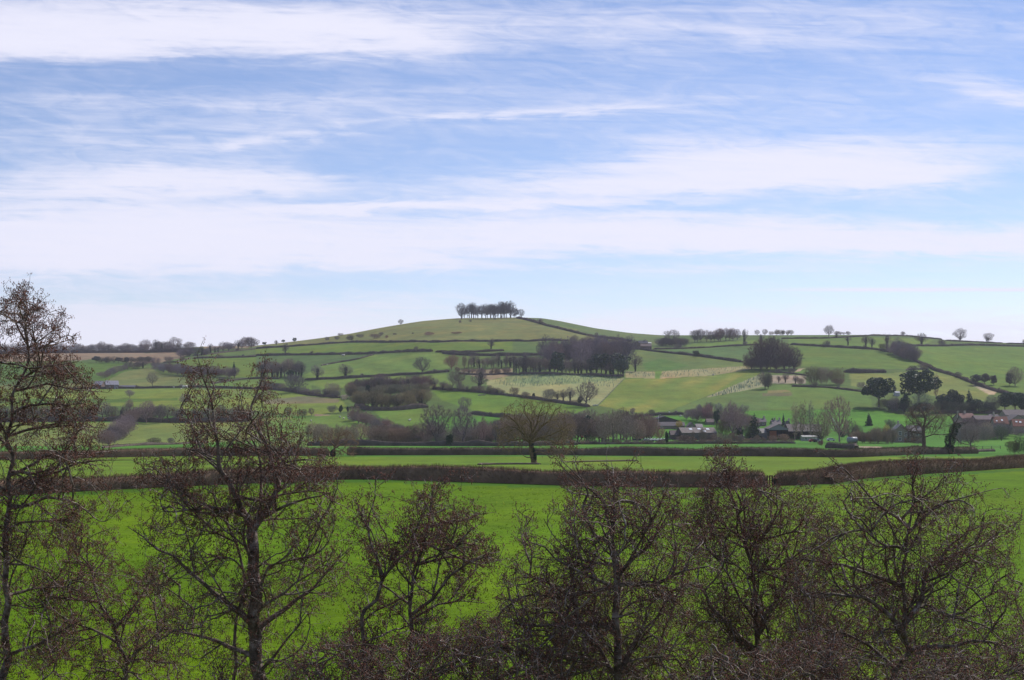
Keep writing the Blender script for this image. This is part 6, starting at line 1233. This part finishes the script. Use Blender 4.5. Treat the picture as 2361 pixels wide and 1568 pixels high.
alder(711, 38, [(1560,1760),(1580,1500),(1640,1420),(1720,1380),(1800,1340),(1880,1330),(1960,1360),(2030,1330),(2120,1340),(2200,1380),(2260,1450),(2300,1540),(2320,1760)],
 [([(1905,gv),(1900,1760),(1898,1600),(1905,1500),(1900,1400)], .11, .012, 0), ([(1898,1610),(1830,1530),(1760,1460),(1700,1410)], .055, .008, -.8), ([(1900,1590),(1980,1500),(2040,1420),(2070,1370)], .055, .008, .8), ([(1900,1660),(2020,1600),(2120,1520),(2200,1440)], .055, .008, .5), ([(1900,1690),(1780,1630),(1680,1560),(1620,1500)], .05, .008, -.5), ([(1903,1530),(1860,1450),(1840,1390)], .04, .008, .6), ([(1903,1500),(1950,1430),(1960,1390)], .035, .008, -.6)],
 'distant alder thicket between the tangled alder and the rightmost', 4800, 2.0, cat_n=1.9, clumps=130, catlen=.045)
gv = ground_v(27)
alder(709, 27, [(1560,1760),(1570,1568),(1650,1500),(1750,1510),(1850,1470),(1950,1500),(2050,1520),(2150,1500),(2250,1520),(2380,1470),(2430,1560),(2430,1760)],
 [([(1960,gv),(1950,1760),(1930,1660),(1880,1580),(1840,1520)], .10, .01, 0), ([(1935,1670),(2020,1600),(2100,1550),(2180,1520)], .05, .008, -.5), ([(1920,1640),(1820,1600),(1720,1560),(1640,1540)], .05, .008, .5), ([(1945,1740),(2080,1680),(2220,1610),(2340,1550)], .055, .008, .5), ([(1900,1610),(1940,1550),(1980,1510)], .035, .008, .3)],
 'low grey alder top at the bottom right edge', 5600, 1.6, cat_n=1.8, clumps=90, catlen=.04)
# ------------------------------------------------------------------ oaks in the middle distance
def oak(seed, foot, poly, limbs, label, col, ivy=None, sc=3.6, natt=2600, l2=.34):
    Y0 = at(*foot)[1]
    alder(seed, Y0, poly, limbs, label, natt, 1.0 * sc, sc=sc, name='oak_tree', group=None, col=col, ivy=ivy, l2=l2, clumps=110)
oak(301, (1231,1069), [(1150,1012),(1138,985),(1158,960),(1163,940),(1195,923),(1215,920),(1240,930),(1262,922),(1292,933),(1318,955),(1328,985),(1318,1010),(1328,1042),(1290,1058),(1268,1050),(1250,1032),(1215,1032),(1195,1050),(1165,1052),(1146,1035)],
 [([(1231,1073),(1230,1050),(1227,1032),(1223,1015)], .72, .5, 0), ([(1224,1017),(1212,1002),(1200,995),(1192,975),(1180,962),(1160,955)], .38, .07, -2.5), ([(1223,1015),(1229,995),(1222,975),(1215,950),(1208,932)], .42, .07, 2),
  ([(1226,1018),(1240,998),(1250,985),(1268,968),(1280,945),(1292,938)], .40, .07, 2.5), ([(1226,1021),(1245,1008),(1270,1003),(1290,992),(1312,978)], .32, .06, -2), ([(1223,1019),(1205,1012),(1185,1016),(1165,1018),(1150,1030)], .28, .06, 2),
  ([(1230,1042),(1245,1041),(1260,1050),(1272,1057),(1280,1048)], .18, .05, -2), ([(1225,1056),(1210,1052),(1200,1044)], .14, .04, -1), ([(1224,1002),(1236,978),(1240,955),(1250,932)], .28, .06, -3), ([(1204,998),(1190,986),(1170,984),(1150,990)], .22, .05, -3), ([(1245,1008),(1275,1018),(1300,1030),(1318,1038)], .18, .05, 2)],
 'lone old oak with yellowish bare branches standing between the two hedges', (.235, .17, .085), [(-.15,0,1.4,.62,.62,1.5),(-.45,0,3.0,.55,.55,.9),(-.7,0,4.3,.5,.5,.6)], l2=.25, natt=3400)
oak(302, (2131,1047), PL(4, (1140,1180),(1180,1085),(1260,1045),(1350,1038),(1425,1070),(1480,1125),(1500,1190),(1450,1280),(1400,1330),(1330,1300),(1280,1345),(1170,1385),(1130,1300),(1170,1240)),
 [([(2130,1050),(2129,1020),(2128,1000),(2130,985)], .62, .45, 0), ([(2130,990),(2115,977),(2108,962),(2093,948)], .32, .07, -2), ([(2130,988),(2137,965),(2126,948),(2130,930)], .34, .07, 2), ([(2130,990),(2148,974),(2162,960),(2178,948)], .32, .07, 2.5),
  ([(2130,1000),(2105,996),(2092,988),(2080,985)], .24, .05, 2), ([(2130,1010),(2150,1000),(2172,1003)], .2, .05, -2), ([(2115,977),(2100,975),(2084,964)], .2, .05, -3), ([(2128,1005),(2108,1015),(2092,1018)], .18, .05, -2)],
 'dark bare oak by the farmhouse, left of the ivy clad oak', (.19, .125, .095))
oak(303, (2189,1047), PL(4, (1430,1190),(1470,1105),(1560,1120),(1580,1200),(1660,1225),(1640,1260),(1570,1275),(1610,1350),(1700,1395),(1600,1400),(1530,1350),(1400,1320),(1420,1260)),
 [([(2189,1050),(2190,1015),(2195,995),(2203,975)], .55, .32, 0), ([(2200,980),(2215,974),(2224,976),(2234,970)], .2, .05, -.8), ([(2203,977),(2194,962),(2185,955)], .2, .05, 1), ([(2195,998),(2175,1002),(2155,1003)], .18, .05, 1), ([(2195,1005),(2212,1020),(2235,1026),(2250,1030)], .2, .05, -1.5), ([(2203,975),(2212,962),(2209,948)], .2, .05, 1)],
 'dark ivy clad oak with bare outstretched limbs by the farmhouse', (.15, .12, .09), [(0,0,1.6,1.5,1.3,1.7),(.2,0,4,1.5,1.3,2.2),(1.3,0,7,1.3,1.2,1.8),(2.2,0,8.4,1.3,1.1,.9)], 2.6, 700, .5)
oak(304, (766,1053), PL(2, (530,1370),(560,1290),(650,1255),(760,1260),(850,1300),(875,1370),(840,1400),(835,1500),(740,1470),(690,1500),(600,1475),(500,1490),(540,1420)),
 [([(766,1055),(768,1042),(772,1032)], .42, .3, 0), ([(772,1033),(790,1022),(808,1012)], .22, .05, 1.5), ([(772,1032),(760,1014),(748,1006)], .22, .05, -1.5), ([(772,1031),(780,1010),(784,998)], .22, .05, 1), ([(770,1041),(792,1040),(812,1052)], .16, .04, -1), ([(768,1042),(750,1040),(735,1045)], .14, .04, 1)],
 'low broad reddish brown oak at the left end of second hedge', (.25, .15, .09), [(0,0,1.0,.7,.6,1.0)], 3.0, 1700)
# ------------------------------------------------------------------ air
def haze():
    b = MB(); b.box(-2600, 2600, -200, 3000, -140, 185); me = b.mesh('haze', mat('haze_air')); m = me.materials[0]; t = m.node_tree; t.nodes.clear()
    o = t.nodes.new('ShaderNodeOutputMaterial'); v = t.nodes.new('ShaderNodeVolumePrincipled'); v.inputs['Density'].default_value = .000065; v.inputs['Color'].default_value = (.80, .80, 1.0, 1); v.inputs['Anisotropy'].default_value = .2
    t.links.new(v.outputs[0], o.inputs['Volume']); ob = link('haze', me); tag(ob, 'pale bluish air over the valley', 'haze', None, 'stuff')
haze()
